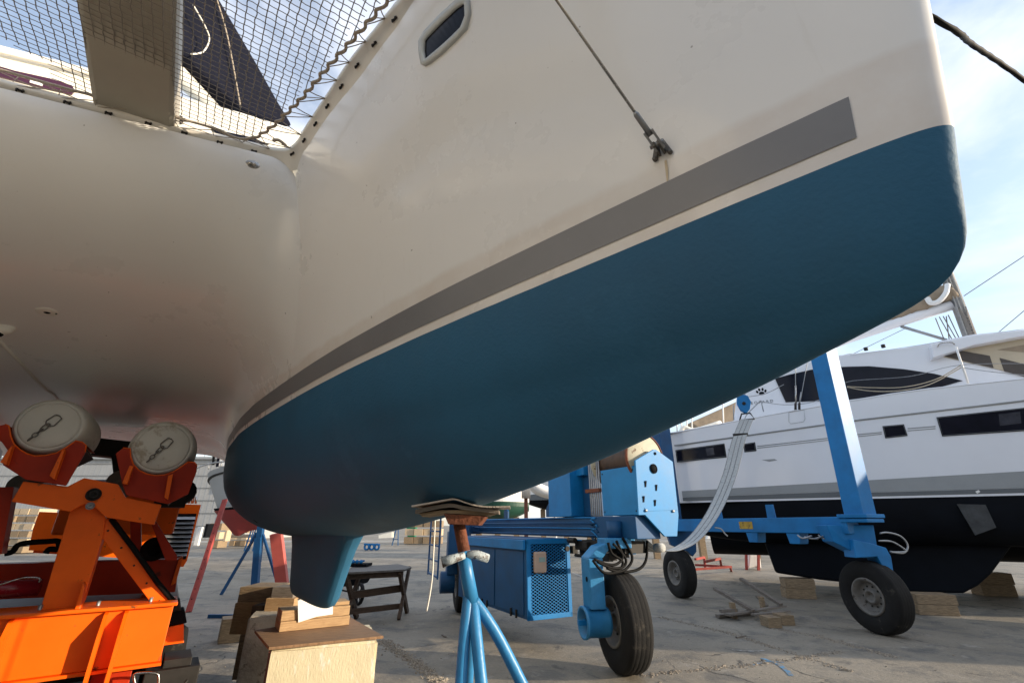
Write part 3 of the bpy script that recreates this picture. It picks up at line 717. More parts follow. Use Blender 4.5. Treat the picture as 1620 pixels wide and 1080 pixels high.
# block B behind with timbers
zb2 = .78
p0 = atz(393, 976, zb2); p1 = atz(440, 979, zb2); dx = (p1 - p0).normalized(); dx = bx.copy(); dy = Vector((-dx.y, dx.x, 0)); wB = .62; cB = p0 + dx * wB / 2 + dy * .35
bm = chipped(Vector((cB.x, cB.y, zb2 / 2)), wB, .7, zb2, dx, dy, 5)
for v in bm.verts: v.co -= Vector((cB.x, cB.y, 0))
me = bpy.data.meshes.new('concrete_block'); bm.to_mesh(me); bm.free(); me.materials.append(mat('rough_concrete', (.42, .38, .31), rough=.9, var=.3, vs=6, bump=.8, bs=40, spots=(.16, .13, .10), spot_amt=.35, spot_scale=9))
o = bpy.data.objects.new('concrete_block', me); C.objects.link(o); o.location = (cB.x, cB.y, 0)
tag(o, 'rough concrete block in shade behind the sunlit one', 'concrete block')
def crib(x0, y0, x1, y1, Y, depth, name, m_, label, cat='timber', group=None):
    """timber with its front face between two pixels, on a vertical plane at distance Y"""
    a = atY(x0, y1, Y); c = atY(x1, y0, Y); zlo, zhi = a.z, c.z; wd = (atY(x1, y1, Y) - a).length; b = MB()
    b.box((a.x + wd / 2, Y + depth / 2, (zlo + zhi) / 2), (wd, depth, zhi - zlo)); return tag(b.build(name, m_, org=(a.x + wd / 2, Y + depth / 2, zlo), bevel=.005), label, cat, group)
YB = cB.y - .1
crib(416, 946, 462, 973, YB, .3, 'timber_block', M['wood1'], 'pale timber block on the shaded concrete block, beside the keel')
crib(428, 928, 463, 945.6, YB + .05, .25, 'timber_block', M['wood3'], 'grey-topped timber block highest in the pile left of the keel')
crib(396, 957, 414, 973, YB + .03, .2, 'timber_block', M['dwood'], 'small dark block on the left end of the shaded concrete block')
YC = 5.6
zg = atY(370, 1010, YC).z
crib(362, 953, 408, 1003, YC, .45, 'timber_block', M['wood1'], 'lower thick timber standing left behind the shaded concrete block')
crib(375, 928, 430, 952.5, YC + .05, .45, 'timber_block', M['wood2'], 'long timber on top of the pile behind the shaded concrete block')
crib(366, 1003.5, 420, 1075, YC, .5, 'timber_block', M['wood2'], 'bottom timber of the pile behind the shaded concrete block')
g0 = atz(350, 1018, 0); b = MB(); ax_ = Vector((math.cos(.55), math.sin(.55), 0)); ay_ = Vector((-ax_.y, ax_.x, 0)); b.box(g0 + Vector((.02, .2, .155)), (.34, .32, .31), (ax_, ay_, UP)); tag(b.build('timber_block', M['wood2'], org=g0 + Vector((.02, .2, 0)), bevel=.008), 'cube-shaped wooden block standing alone on the ground', 'timber')

# ------------------------------------------------------------------ foreground boat stand
SY = hit(715, 792)[0].y + .10
def sP(x, y, Y=SY): return atY(x, y, Y)
st0 = sP(745, 1000); stand = thing('boat_stand', (st0.x, SY, 0), 'light blue steel boat stand with rusty screw in the foreground', 'boat stand')
b = MB(); b.tube([sP(732.5, 874), sP(738, 905), sP(748, 958)], .031, 20); b.tube([sP(732.3, 872), sP(733.2, 878)], .035, 20); b.build('pole', M['lblue'], stand)
b = MB(); b.tube([sP(726, 826), sP(735, 880)], .026, 16, radii=[.026, .026]); 
for k in range(26):
    t = k / 25; c = sP(726, 828).lerp(sP(735, 876), t); b.tube([c, c + UP * .004], .0285, 14)
b.build('screw', M['rust'], stand)
b = MB()
b.tube([sP(735, 878, SY - .05), sP(715, 884, SY - .07), sP(699, 889, SY - .08)], .026, 12, radii=[.014, .019, .023]); b.tube([sP(738, 876, SY - .02), sP(755, 877, SY), sP(772, 883, SY + .02)], .026, 12, radii=[.015, .020, .019]); b.build('handle', M['ragpaint'], stand)
for pts in ([sP(741, 945, SY), sP(738, 975, SY - .03), sP(733, 1030, SY - .06), sP(724, 1160, SY - .12)],
            [sP(748, 950, SY), sP(753, 1000, SY - .05), sP(762, 1085, SY - .1), sP(775, 1200, SY - .14)],
            [sP(750, 950, SY), sP(770, 978, SY + .01), sP(795, 1020, SY + .03), sP(850, 1130, SY + .06)],
            [sP(745, 955, SY + .02), sP(744, 1000, SY + .1), sP(741, 1060, SY + .25), sP(738, 1150, SY + .5)]):
    pp = catmull(pts, 6); dd = (pp[-1] - pp[-2]).normalized()
    if dd.z < 0: pp.append(pp[-1] + dd * ((pp[-1].z - .01) / -dd.z))
    b = MB(); b.tube(pp, .025, 14); b.build('leg', M['lblue'], stand)
# head: rusty channel, timbers, carpet
bs_ = [sP(x, y, SY - .12) for x, y in [(702, 812), (709, 829), (757, 831), (769, 816)]]
b = MB(); b.prism(bs_, (0, .24, 0)); b.build('cradle_channel', M['rust'], stand, bevel=.004)
def sheet(pts, th, dep, name, m_, label, Y0=SY - .14, tw=0):
    b = MB(); rows = []
    P = catmull([sP(x, y, Y0) for x, y in pts], 5)
    for dyy in (0, dep): rows.append([p + Vector((0, dyy, tw * dyy)) for p in P])
    b.grid(rows); rows2 = [[p - UP * th for p in r_] for r_ in rows]; b.grid(rows2)
    b.grid([rows[0], rows2[0]], False); b.grid([rows[1], rows2[1]], False); b.grid([[rows[0][0], rows[1][0]], [rows2[0][0], rows2[1][0]]], False); b.grid([[rows[0][-1], rows[1][-1]], [rows2[0][-1], rows2[1][-1]]], False)
    c = sum(P, Vector((0, 0, 0))) / len(P); return tag(b.build(name, m_, org=(c.x, c.y + dep / 2, min(p.z for p in P) - th)), label, name.replace('_', ' '))
sheet([(657, 806), (685, 800), (712, 796), (735, 800), (760, 803), (789, 806)], .016, .25, 'plywood_strip', M['wood3'], 'bent plywood strips stacked on the rusty stand head', SY - .13)
sheet([(651, 799), (680, 794), (710, 788.5), (722, 788.5), (745, 796), (770, 800), (807, 799.5)], .006, .3, 'carpet_sheet', M['carpet'], 'pale curled sheet pressed between stand head and blue hull', SY - .16)
b = MB(); c0 = sP(718, 801, SY + .0); b.prism([sP(x, y, SY - .11) for x, y in [(663, 812), (700, 806.5), (737, 806.5), (786, 811), (772, 815.4), (704, 811.4), (668, 817)]], (0, .2, 0)); tag(b.build('support_board', M['wood2'], org=(c0.x, SY, sP(704, 811).z)), 'thin wooden board directly on the rusty channel of the stand', 'board')
# hanging cord
b = MB(); cp = [sP(688, 806, 2.9), sP(688, 830, 2.9), sP(686, 870, 2.9), sP(684, 910, 2.9), sP(680, 940, 2.9), sP(675, 966, 2.9)]; b.tube(catmull(cp, 5), .0045, 6); tag(b.build('hanging_cord', M['cream'], org=cp[0]), 'thin white cord dangling from the hull left of the stand', 'cord')

# ================================================================== orange boat transporter
S0 = 4.6
def TP(x, y, s=S0): return atS(x, y, s)
tr0 = TP(140, 1000, 5.6); tr = thing('boat_transporter', (tr0.x, tr0.y, 0), 'orange hydraulic boat transporter with white roller pads under the catamaran', 'boat transporter')
def plate(name, px, s, th, m_, par=tr, bevel=.004):
    b = MB(); b.prism([TP(x, y, s) for x, y in px], AX * th); return b.build(name, m_, par, bevel=bevel)
A = TP(275, 957); A2 = TP(255, 1045); lr = (A - BOW).dot(SX); zt_, zb_ = A.z, A2.z
beam = MB(); beam.prism([BW(S0, lr, zt_), BW(S0, lr, zb_), BW(S0, lr + 2.1, zb_), BW(S0, lr + 2.1, zt_)], AX * .32); bo = beam.build('front_beam', M['orange'], tr, bevel=.004)
b = MB(); b.prism([BW(S0 - .05, lr - .02, zt_ + .002), BW(S0 - .05, lr - .02, zt_ + .026), BW(S0 - .05, lr + 2.1, zt_ + .026), BW(S0 - .05, lr + 2.1, zt_ + .002)], AX * .4); b.build('flange', M['orange'], bo, bevel=.005)
b = MB(); b.prism([BW(S0 - .04, lr - .01, zb_ - .002), BW(S0 - .04, lr - .01, zb_ - .02), BW(S0 - .04, lr + 2.1, zb_ - .02), BW(S0 - .04, lr + 2.1, zb_ - .002)], AX * .38); b.build('flange', M['orange'], bo)
for x in (203, 172, 27):
    l = (TP(x, 970) - BOW).dot(SX); b = MB(); b.prism([BW(S0 - .002, l, zt_ - .004), BW(S0 - .045, l, zt_ - .02), BW(S0 - .14, l, zt_ - .14), BW(S0 - .14, l, zb_ - .30), BW(S0 - .002, l, zb_ - .30)], SX * .022); b.build('rib', M['orange'], bo)
for k in range(5):
    c = BW(S0 + .05, lr + .15 + k * .3, zt_ + .03); b = MB(); b.lathe(c, UP, [(0, .03), (.012, .03), (.012, 0)], 8); b.build('bolt', M['galv'], bo)
# lower leg and running gear below the beam
b = MB(); l = (TP(190, 1050) - BOW).dot(SX); b.prism([BW(S0 + .03, l - .08, zb_ - .03), BW(S0 + .03, l + .14, zb_ - .03), BW(S0 + .03, l + .14, .3), BW(S0 + .03, l - .08, .3)], AX * .25); b.build('lower_leg', M['red'], tr, bevel=.006)
b = MB()
for (lx, zz, w_, h_, dd) in ((lr - .10, .40, .34, .42, .10), (lr - .02, .16, .36, .22, .05), (lr - .12, .58, .18, .16, .16)):
    b.box(BW(S0 + dd + .15, lx, zz), (w_, .3, h_), (SX, AX, UP))
for k in range(4): b.lathe(BW(S0 + .04, lr - .14 + k * .07, .36 + .08 * (k % 2)), -AX, [(0, .05), (.028, .05), (.028, 0)], 10)
b.tube(catmull([BW(S0, lr - .2, .55), BW(S0 - .06, lr - .1, .42), BW(S0 - .02, lr, .3), BW(S0, lr + .1, .22)], 5), .012, 6)
b.build('running_gear', M['darkst'], tr, bevel=.01)
b = MB(); hp = [TP(x, y, S0 - .1) for x, y in [(216, 1090), (212, 1068), (222, 1064), (245, 1064), (251, 1070), (250, 1090)]]; b.tube(catmull(hp, 4), .008, 8); b.build('grab_handle', M['steel'], tr)
b = MB(); b.prism([TP(x, y, S0 + .3) for x, y in [(266, 968), (292, 964), (296, 985), (262, 990)]], AX * .2); b.build('valve_block', M['grate'], tr, bevel=.01)
b = MB(); b.prism([TP(x, y, S0 + .3) for x, y in [(272, 949), (285, 947), (287, 966), (271, 967)]], AX * .14); b.build('valve_cap', M['darkst'], tr, bevel=.01)
plate('stub_beam', [(258, 993), (291, 986), (291, 1016), (256, 1021)], S0 + .3, .2, M['orange'])
# arms
plate('main_arm', [(111,806),(128,796),(146,790),(158,798),(167,819),(162,852),(131,952),(124,965),(62,969)], S0 + .10, .16, M['orange'])
plate('arm_rib', [(131,921),(134,928),(126,966),(117,966)], S0 + .0, .10, M['orange'])
plate('brace', [(162,820),(172,820),(273,956),(241,956),(161,850)], S0 + .12, .03, M['orange'])
b = MB(); b.prism([TP(x, y, S0 + .15) for x, y in [(170,819),(174,818),(276,955),(271,956)]], AX * .14); b.build('brace_edge', M['red'], tr)
b = MB(); b.tube([TP(176,820,S0+.1), TP(212,868,S0+.08), TP(250,922,S0+.1), TP(280,957,S0+.12)], .018, 8); b.build('hose', M['hose'], tr)
for x, y in [(171,839),(192,866),(212,894),(232,922),(252,950)]:
    b = MB(); b.lathe(TP(x, y, S0 + .118), -AX, [(0, .004), (.007, .004), (.007, 0)], 10); b.build('bolt', M['darkst'], tr)
rk = plate('rocker', [(36.7,761),(106.7,769),(133,755.6),(186.7,765.6),(199,786.7),(255.6,797.8),(244,830),(168,818),(155,806),(142,794),(126,800),(111,809),(17.8,793)], S0 + .02, .06, M['orange'])
for x, y, r_ in ((148.4, 782, .045), (143, 800, .026)):
    c = TP(x, y, S0 + .02); b = MB(); b.lathe(c, -AX, [(0, .02), (r_ * .3, .02), (r_ * .35, .032), (r_ * .62, .032), (r_ * .66, .014), (r_ * .82, .014), (r_ * .86, .024), (r_, .02), (r_, 0)], 28); b.build('pivot_pin', M['galv'] if r_ < .03 else M['darkst'], rk)
# cradles and pads
cr1 = [(-6,674),(8,671),(14,673),(17,690),(22,702),(30,710),(42,717),(55,721),(73,720),(90,716),(104,708),(120,697),(130,699),(136,704),(135,715),(104,768),(40,758),(4,735),(12,712),(2,698),(-8,695)]
cr2 = [(183,717),(195,708),(206,709),(207,722),(211,734),(219,743),(231,749),(245,752),(260,751),(274,746),(287,738),(298,730),(308,731),(312,737),(311,746),(298,781),(266,797),(200,783),(193,764)]
for k, (pl, cxy, rr) in enumerate(((cr1, (79, 670), 1), (cr2, (258, 708), 1))):
    co_ = plate('cradle', pl, S0 - .02, .025, M['red'])
    b = MB(); P = [TP(x, y, S0 + .0) for x, y in pl[2:13]]; b.grid([[p + AX * .0 for p in P], [p + AX * .62 for p in P]]); P2 = [p + (TP(*cxy) - p).normalized() * -.02 for p in P]; b.grid([P2, [p + AX * .62 for p in P2]]); b.build('trough', M['red'], co_)
    # edge strip of bright orange along the rim of the front plate
    rim = pl[1:15] if k == 0 else pl[1:14]
    b = MB(); b.tube([TP(x, y, S0 - .02) for x, y in rim], .0045, 6); b.build('rim', M['orange'], co_)
    gx = [((98, 712), (103, 710), (86, 758), (78, 752)), ((12, 712), (20, 703), (10, 735), (0, 731))][0:2] if k == 0 else [((205, 736), (211, 737), (201, 766), (193, 764)), ((266, 752), (274, 749), (266, 790), (260, 786))]
    for gq in gx:
        b = MB(); b.prism([TP(x, y, S0 - .09) for x, y in gq], AX * .07); b.build('gusset', M['orange'], co_, bevel=.002)
    b = MB(); b.prism([TP(x, y, S0 + .05) for x, y in (pl[16], pl[14], (pl[14][0] - 8, pl[14][1] - 14), (pl[16][0] - 4, pl[16][1] - 18))], AX * .5); b.build('saddle', M['darkst'], co_)
def roller(name_, cx_, cy_, xw, yh, tilt):
    c = TP(cx_, cy_, S0 + .03); rl = (TP(cx_ - xw, cy_) - TP(cx_ + xw, cy_)).length / 2; rz_ = (TP(cx_, cy_ - yh) - TP(cx_, cy_ + yh)).length / 2; r_ = (rl + rz_) / 2
    b = MB(); pr = [(0, -.050), (r_ * .3, -.048), (r_ * .55, -.040), (r_ * .74, -.028), (r_ * .80, -.022), (r_ * .806, -.017), (r_ * .818, -.017), (r_ * .825, -.019), (r_ * .90, -.004), (r_ * .96, .022), (r_, .06), (r_ * 1.05, .16), (r_ * 1.08, .35), (r_ * 1.08, .62), (r_ * 1.0, .74), (0, .80)]
    b.lathe(c, AX, pr, 56); o_ = b.build(name_, M['pad'], tr)
    f = c - AX * .050; b = MB(); dd = (UP * .86 + SX * -.50).normalized(); ds_ = AX.cross(dd).normalized(); f = f + dd * .01
    # D ring with a short shackle and two links hanging on the front disc
    ring = [f - AX * .009 + dd * a_ * 1.35 + ds_ * c_ * 1.35 for a_, c_ in ((.045, -.017), (.05, 0), (.045, .017), (.0, .022), (-.012, .012), (-.016, 0), (-.012, -.012), (.0, -.022), (.045, -.017))]
    b.tube(ring, .0042, 8, False)
    for q, ln in ((0, .034), (1, .020), (2, .018), (3, .016)):
        cc = f - AX * .012 - dd * (.038 + .034 * q); ex = ds_ if q % 2 == 0 else AX; lk = [cc + ex * .013 * math.cos(2 * math.pi * k / 12) + dd * ln * math.sin(2 * math.pi * k / 12) for k in range(13)]
        b.tube(lk, .0044, 7, False)
    b.build('chain', M['rim'], o_); return o_
roller('roller_pad', 80, 673, 57, 48, 0); roller('roller_pad', 258, 708, 53, 45, 0)
# rear frame seen in the shade behind the arms
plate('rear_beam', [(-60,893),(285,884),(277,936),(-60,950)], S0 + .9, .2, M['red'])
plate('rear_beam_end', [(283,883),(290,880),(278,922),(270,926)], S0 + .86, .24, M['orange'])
b = MB(); b.tube([TP(-60, 935, S0 + .55), TP(64, 928, S0 + .55)], .055, 18); b.build('hydraulic_cylinder', mat('cylinder_red', (.28, .01, .02), rough=.25, var=.05), tr)
b = MB(); b.tube(catmull([TP(-20, 931, S0 + .4), TP(20, 918, S0 + .4), TP(40, 913, S0 + .42), TP(62, 914, S0 + .42), TP(62, 921, S0 + .42)], 5), .007, 6); b.build('hydraulic_pipe', M['steel'], tr)
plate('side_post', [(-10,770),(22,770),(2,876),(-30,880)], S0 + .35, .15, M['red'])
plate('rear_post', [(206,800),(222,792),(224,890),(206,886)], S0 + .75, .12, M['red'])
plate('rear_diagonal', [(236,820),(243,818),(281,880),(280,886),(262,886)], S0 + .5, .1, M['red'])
# side rails running aft
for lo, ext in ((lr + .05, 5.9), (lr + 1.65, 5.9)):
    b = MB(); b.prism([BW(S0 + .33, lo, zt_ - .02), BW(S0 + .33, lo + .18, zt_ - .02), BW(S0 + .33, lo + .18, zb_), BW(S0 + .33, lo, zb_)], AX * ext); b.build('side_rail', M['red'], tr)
for (s_, l_) in ((5.6, lr - .06), (6.5, lr - .06), (5.6, lr + 1.95), (6.5, lr + 1.95)):
    b = MB(); c = BW(s_, l_, .38); b.lathe(c, SX, [(.0, -.1), (.2, -.1), (.22, -.13), (.35, -.13), (.38, -.09), (.38, .09), (.35, .13), (.22, .13), (.2, .1), (0, .1)], 28); b.build('wheel', M['tyre'], tr)
# black hose bundle on the rear beam
b = MB(); b.tube(catmull([TP(x, y, S0 + .6) for x, y in [(8, 875), (20, 872), (28, 862), (45, 858), (75, 856), (92, 856), (92, 868), (78, 868), (72, 875)]], 4), .02, 8); b.build('hose', M['hose'], tr)
plate('engine_body', [(66,812),(262,801),(262,886),(52,874)], S0 + 5.66, .8, M['orange'])
b = MB(); b.prism([BW(S0 + 2.6, lr + .1, 1.5), BW(S0 + 2.6, lr + 1.2, 1.5), BW(S0 + 2.6, lr + 1.2, 1.95), BW(S0 + 2.6, lr + .1, 1.95)], AX * 1.3); b.build('reflect_block', M['orange'], tr, bevel=.03)  # orange block added so the tunnel roof reflects orange
b = MB(); b.prism([BW(1.9, lr - .05, .40), BW(1.9, lr + 2.3, .40), BW(S0 - .16, lr + 2.3, .40), BW(S0 - .16, lr - .05, .40)], (0, 0, .06)); b.build('bounce_block_plate', M['darkst'], tr, bevel=.01)  # unseen plate added to keep ground bounce off the tunnel roof
b = MB(); b.prism([TP(x, y, S0 + 2.5) for x, y in [(118, 688), (218, 699), (218, 720), (196, 722), (190, 760), (180, 760), (176, 722), (118, 716)]], AX * .25); b.build('rear_frame', M['darkst'], tr, bevel=.01)
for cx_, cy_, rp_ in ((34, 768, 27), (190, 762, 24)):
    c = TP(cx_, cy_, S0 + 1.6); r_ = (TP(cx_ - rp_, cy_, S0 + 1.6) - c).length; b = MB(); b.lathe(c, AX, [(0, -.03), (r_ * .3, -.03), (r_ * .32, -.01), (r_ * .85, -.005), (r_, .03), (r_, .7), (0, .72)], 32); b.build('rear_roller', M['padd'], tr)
# engine hood and radiator
plate('engine_hood', [(62,809),(110,811),(94,872),(45,870),(52,836)], S0 + 5.6, .8, M['orange'])
b = MB(); b.prism([BW(S0 + 1.15, lr - .1, zb_ - .3), BW(S0 + 1.15, lr + 2.1, zb_ - .3), BW(S0 + 5.0, lr + 2.1, zb_ - .3), BW(S0 + 5.0, lr - .1, zb_ - .3)], (0, 0, .5)); b.build('bounce_block_deck', M['darkst'], tr, bevel=.02)  # deck added under the tunnel to cut light bouncing off the ground
rad = plate('radiator_housing', [(267,796),(318,798),(296,886),(290,896),(262,896)], S0 + 5.6, .6, M['orange'])
b = MB()
for k in range(9):
    y = 817 + k * 7.2; x0 = 258; b.prism([TP(x0 - k * .2, y, S0 + 5.55), TP(309 - k * 1.7, y, S0 + 5.55), TP(309 - k * 1.7, y + 4.2, S0 + 5.5), TP(x0 - k * .2, y + 4.2, S0 + 5.5)], AX * .02)
b.build('grille', M['galv'], rad)
b = MB(); b.prism([TP(x, y, S0 + 5.585) for x, y in [(256, 812), (311, 812), (294, 884), (254, 884)]], AX * .01); b.build('grille_back', M['grate'], rad)
b = MB()
for x in (277, 283, 299, 305): b.tube([TP(x, 796, S0 + 5.8), TP(x + 1, 786, S0 + 5.8), TP(x + 5, 785, S0 + 5.8), TP(x + 5, 796, S0 + 5.8)], .018, 6)
b.build('filler_pipes', M['steel'], rad)
b = MB(); b.lathe(TP(289, 778, S0 + 1.2), AX, [(0, -.05), (.1, -.05), (.12, 0), (.12, .2), (0, .2)], 16); b.box(TP(270, 792, S0 + 1.1), (.25, .2, .12), (SX, AX, UP)); b.build('pump_motor', M['darkst'], tr)
b = MB(); b.lathe(TP(244, 868, S0 + .75), -AX, [(0, .0), (.04, .0), (.05, .03), (.09, .03), (.10, 0)], 20); b.build('hose_reel', M['hose'], tr)

# ================================================================== blue travelling boat hoist
W = [Vector((1.33, 6.30, 0)), Vector((5.91, 8.32, 0)), Vector((4.07, 12.2, 0)), Vector((-1.0, 10.35, 0))]
ho_c = (W[0] + W[1] + W[2] + W[3]) / 4
hst = thing('boat_hoist', (ho_c.x, ho_c.y, 0), 'blue travelling boat hoist on four rubber wheels behind the catamaran', 'boat hoist')
D = Vector((-.47, .883, 0)).normalized(); RR = Vector((.883, .47, 0)).normalized()
RAZ = R(13); roll = Vector((-math.sin(RAZ), math.cos(RAZ), 0)); axl = Vector((-math.cos(RAZ), -math.sin(RAZ), 0))   # axle pointing to the left of the picture
def tyre_wheel(c, r_=.53, w_=.33, ribs=True, rim=True):
    b = MB(); h = w_ / 2; pr = [(r_ * .50, -h * .75), (r_ * .58, -h * .95), (r_ * .8, -h), (r_ * .93, -h * .86)]
    n = 5
    for k in range(n + 1):
        x = -h * .8 + 1.6 * h * k / n; rr = r_ * (1 - .015 * (x / h) ** 2)
        if ribs and 0 < k < n: pr += [(rr, x - .008), (rr - .002, x - .002), (rr - .002, x + .002), (rr, x + .008)]
        else: pr.append((rr - .01, x))
    pr += [(r_ * .93, h * .86), (r_ * .8, h), (r_ * .58, h * .95), (r_ * .50, h * .75)]
    b.lathe(c, axl, pr, 56); wo_ = b.build('wheel', M['tyre'], hst)
    b = MB(); b.lathe(c, axl, [(0, h * .35), (r_ * .12, h * .35), (r_ * .13, h * .6), (r_ * .19, h * .6), (r_ * .2, h * .3), (r_ * .36, h * .25), (r_ * .40, h * .55), (r_ * .46, h * .88), (r_ * .52, h * .9), (r_ * .52, h * .7), (r_ * .52, -h * .8), (0, -h * .7)], 40)
    b.build('rim', M['rim'], wo_)
    b = MB()
    for k in range(10):
        a = 2 * math.pi * k / 10; u, v_ = frame_of(axl); b.lathe(c + (u * math.cos(a) + v_ * math.sin(a)) * r_ * .28, axl, [(0, h * .36), (.014, h * .36), (.014, h * .2)], 6)
    b.build('wheel_nuts', M['darkst'], wo_)
    return wo_
for c in W: tyre_wheel(c + UP * .53)
# W1 steering leg with hub drum
b = MB(); L0 = W[0] + UP * .53
hubc = L0 + axl * .17; b.lathe(hubc, axl, [(0, .02), (.16, .02), (.16, .05), (.16, .30), (.175, .30), (.175, .335), (.145, .335), (.145, .22), (0, .22)], 36); hub = b.build('wheel_hub', M['lblue'], hst)
b = MB(); b.box(hubc + axl * .29, (.20, .05, .05), (axl, roll, UP)); b.box(hubc + axl * .27, (.05, .2, .05), (axl, roll, UP)); b.build('hub_fitting', M['hoist'], hub)
b = MB(); legc = hubc + axl * .17
b.box(legc + UP * .42, (.19, .26, .55), (axl, roll, UP)); b.prism([legc + axl * .095 - roll * .13 + UP * .695, legc - axl * .095 - roll * .13 + UP * .695, legc - axl * .30 - roll * .13 + UP * .90, legc - axl * .05 - roll * .13 + UP * .83], roll * .26)
b.box(L0 + UP * .86 + axl * .02, (.34, .3, .12), (axl, roll, UP)); b.build('steering_leg', M['lblue'], hst, bevel=.012)
b = MB(); b.lathe(legc + axl * .096 - roll * .04 + UP * .46, axl, [(0, .003), (.03, .003), (.03, -.001)], 16); b.build('leg_hole', M['grate'], hst)
b = MB(); b.box(L0 + UP * .83 - axl * .25 + roll * .35, (.30, .22, .24), (axl, roll, UP)); b.prism([L0 + UP * .95 - axl * .10 + roll * .24, L0 + UP * .95 - axl * .40 + roll * .24, L0 + UP * 1.12 - axl * .12 + roll * .24], roll * .2); b.build('steering_bracket', M['lblue'], hst, bevel=.01)
# steering post and pivot up to the side beam
b = MB(); b.tube([L0 + UP * .9, L0 + UP * 1.12], .10, 20); b.build('king_pin', M['hoistd'], hst)
# side A beam
za = 1.72
PA = L0.copy(); PA.z = 0; PA = PA + RR * .28
Apt = lambda a, r__, z: W[0] + RR * r__ + D * a + UP * z
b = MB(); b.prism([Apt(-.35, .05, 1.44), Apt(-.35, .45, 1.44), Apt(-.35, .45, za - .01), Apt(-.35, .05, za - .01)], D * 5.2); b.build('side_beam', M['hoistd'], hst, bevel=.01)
# winch end plate: outline unprojected on the plane across the beam
Pn = Apt(-.42, .3, 0)
def EP(x, y, off=0): return atplane(x, y, Pn + D * off, D)
b = MB(); b.prism([EP(x, y) for x, y in [(1005.3,728),(1034,710.5),(1038,710.5),(1064.4,730),(1073.6,814.4),(1071.5,848),(1052,848),(1020.6,814),(1010.4,814.4)]], D * .03); epl = b.build('winch_plate', M['winch'], hst, bevel=.004)
b = MB(); b.prism([EP(x, y, -.006) for x, y in [(1020, 803), (1072, 801), (1072.5, 806), (1021, 808)]], D * .005); b.build('plate_lip', M['winch'], epl)
b = MB(); b.lathe(EP(1034, 741, -.004), -D, [(0, .003), (.055, .003), (.055, 0), (.062, 0), (.062, .008), (.055, .008)], 28); b.build('shaft_hole', M['grate'], epl)
b = MB(); b.lathe(EP(1036.5, 717, -.004), -D, [(0, .004), (.02, .004), (.02, 0)], 14); b.build('lifting_eye', M['grate'], epl)
for x, y in [(1021, 762), (1038, 768), (1018, 786), (1036, 792)]:
    b = MB(); b.lathe(EP(x, y, -.004), -D, [(0, .004), (.016, .004), (.016, 0)], 10); b.prism([EP(x - 1, y + 1, -.006), EP(x + 2.3, y - 2, -.006), EP(x + 1.5, y + 8, -.006), EP(x - .5, y + 8, -.006)], D * .003); b.build('slot', M['grate'], epl)
for x, y in [(1022, 807), (1065, 808)]:
    b = MB(); b.lathe(EP(x, y, -.008), -D, [(0, .012), (.016, .012), (.02, 0)], 8); b.build('bolt', M['galv'], epl)
# box behind the plate (winch housing), its side faces the keel
eL = EP(1006, 733); eB = EP(1010, 814)
zt2, zb2_ = eL.z, eB.z
def lat(p): return (p - W[0]).dot(RR)
def lon(p): return (p - W[0]).dot(D)
b = MB(); la = lat(eL); lo_ = lon(eL) + .035
kk = None
for k in range(200):
    q = W[0] + RR * la + D * (lo_ + k * .01) + UP * zb2_
    v = q - Vector((0, 0, CAMH)); fw = v.y * cp_ + v.z * sp_
    if 810 + F * v.x / fw < 955: kk = k * .01; break
kk = kk or .6
b.prism([Apt(lo_, la, zb2_), Apt(lo_, la + .46, zb2_), Apt(lo_, la + .46, zt2 - .02), Apt(lo_, la, zt2 - .02)], D * kk); b.build('winch_housing', M['winch'], hst, bevel=.006)
b = MB()
for (u1, v1) in ((.04, .05), (kk - .04, .05), (.04, zt2 - zb2_ - .07), (kk - .04, zt2 - zb2_ - .07)): b.lathe(Apt(lo_ + u1, la, zb2_ + v1), -RR, [(0, .006), (.01, .006), (.01, 0)], 8)
b.build('bolts', M['darkst'], hst)
# winch drum above
b = MB(); dc = Apt(lo_ + .32, la + .26, zt2 + .10); b.lathe(dc, -D, [(0, .27), (.30, .27), (.315, .26), (.315, .235), (.20, .235), (.20, -.5), (.31, -.5), (.31, -.53), (0, -.53)], 40); dr = b.build('winch_drum', mat('worn_drum', (.36, .34, .25), rough=.6, var=.25, vs=9, spots=(.12, .06, .03), spot_amt=.3, spot_scale=9), hst)
b = MB(); b.lathe(dc, -D, [(.20, .22)] + [(.215 + .012 * (k % 2), .21 - k * .028) for k in range(25)] + [(.20, -.49)], 36); b.build('wire_rope', mat('greasy_wire', (.06, .035, .022), rough=.6, var=.4, vs=12), dr)
b = MB(); b.lathe(dc, -D, [(.318, .232), (.33, .232), (.33, .273), (.318, .273)], 40, close=True); b.build('drum_rim', M['rust'], dr)
# vertical hydraulic pipes with clamps
for k in range(6):
    b = MB(); q = Apt(lo_ + kk + .06 + k * .045, la + .02, 0); b.tube([q + UP * 1.30, q + UP * 2.6], .012, 8); b.build('hydraulic_pipe', M['galv'], hst)
b = MB(); b.bar(Apt(lo_ + kk + .02, la - .01, 2.06), Apt(lo_ + kk + .34, la - .01, 2.06), .05, .05); b.build('pipe_clamp', M['rust'], hst)
# second housing
b = MB(); s2 = lo_ + kk + .62; b.prism([Apt(s2, la - .10, za + .0), Apt(s2, la + .42, za), Apt(s2, la + .42, 2.6), Apt(s2, la - .10, 2.6)], D * .62); b.build('valve_housing', M['hoist'], hst, bevel=.006)
b = MB(); b.prism([Apt(s2 - .22, la + .12, za), Apt(s2 - .22, la + .5, za), Apt(s2 - .22, la + .5, 2.6), Apt(s2 - .22, la + .12, 2.6)], D * .2); b.build('valve_housing_end', M['hoistd'], hst, bevel=.004)  # end face in darker blue, its shadow put into the colour
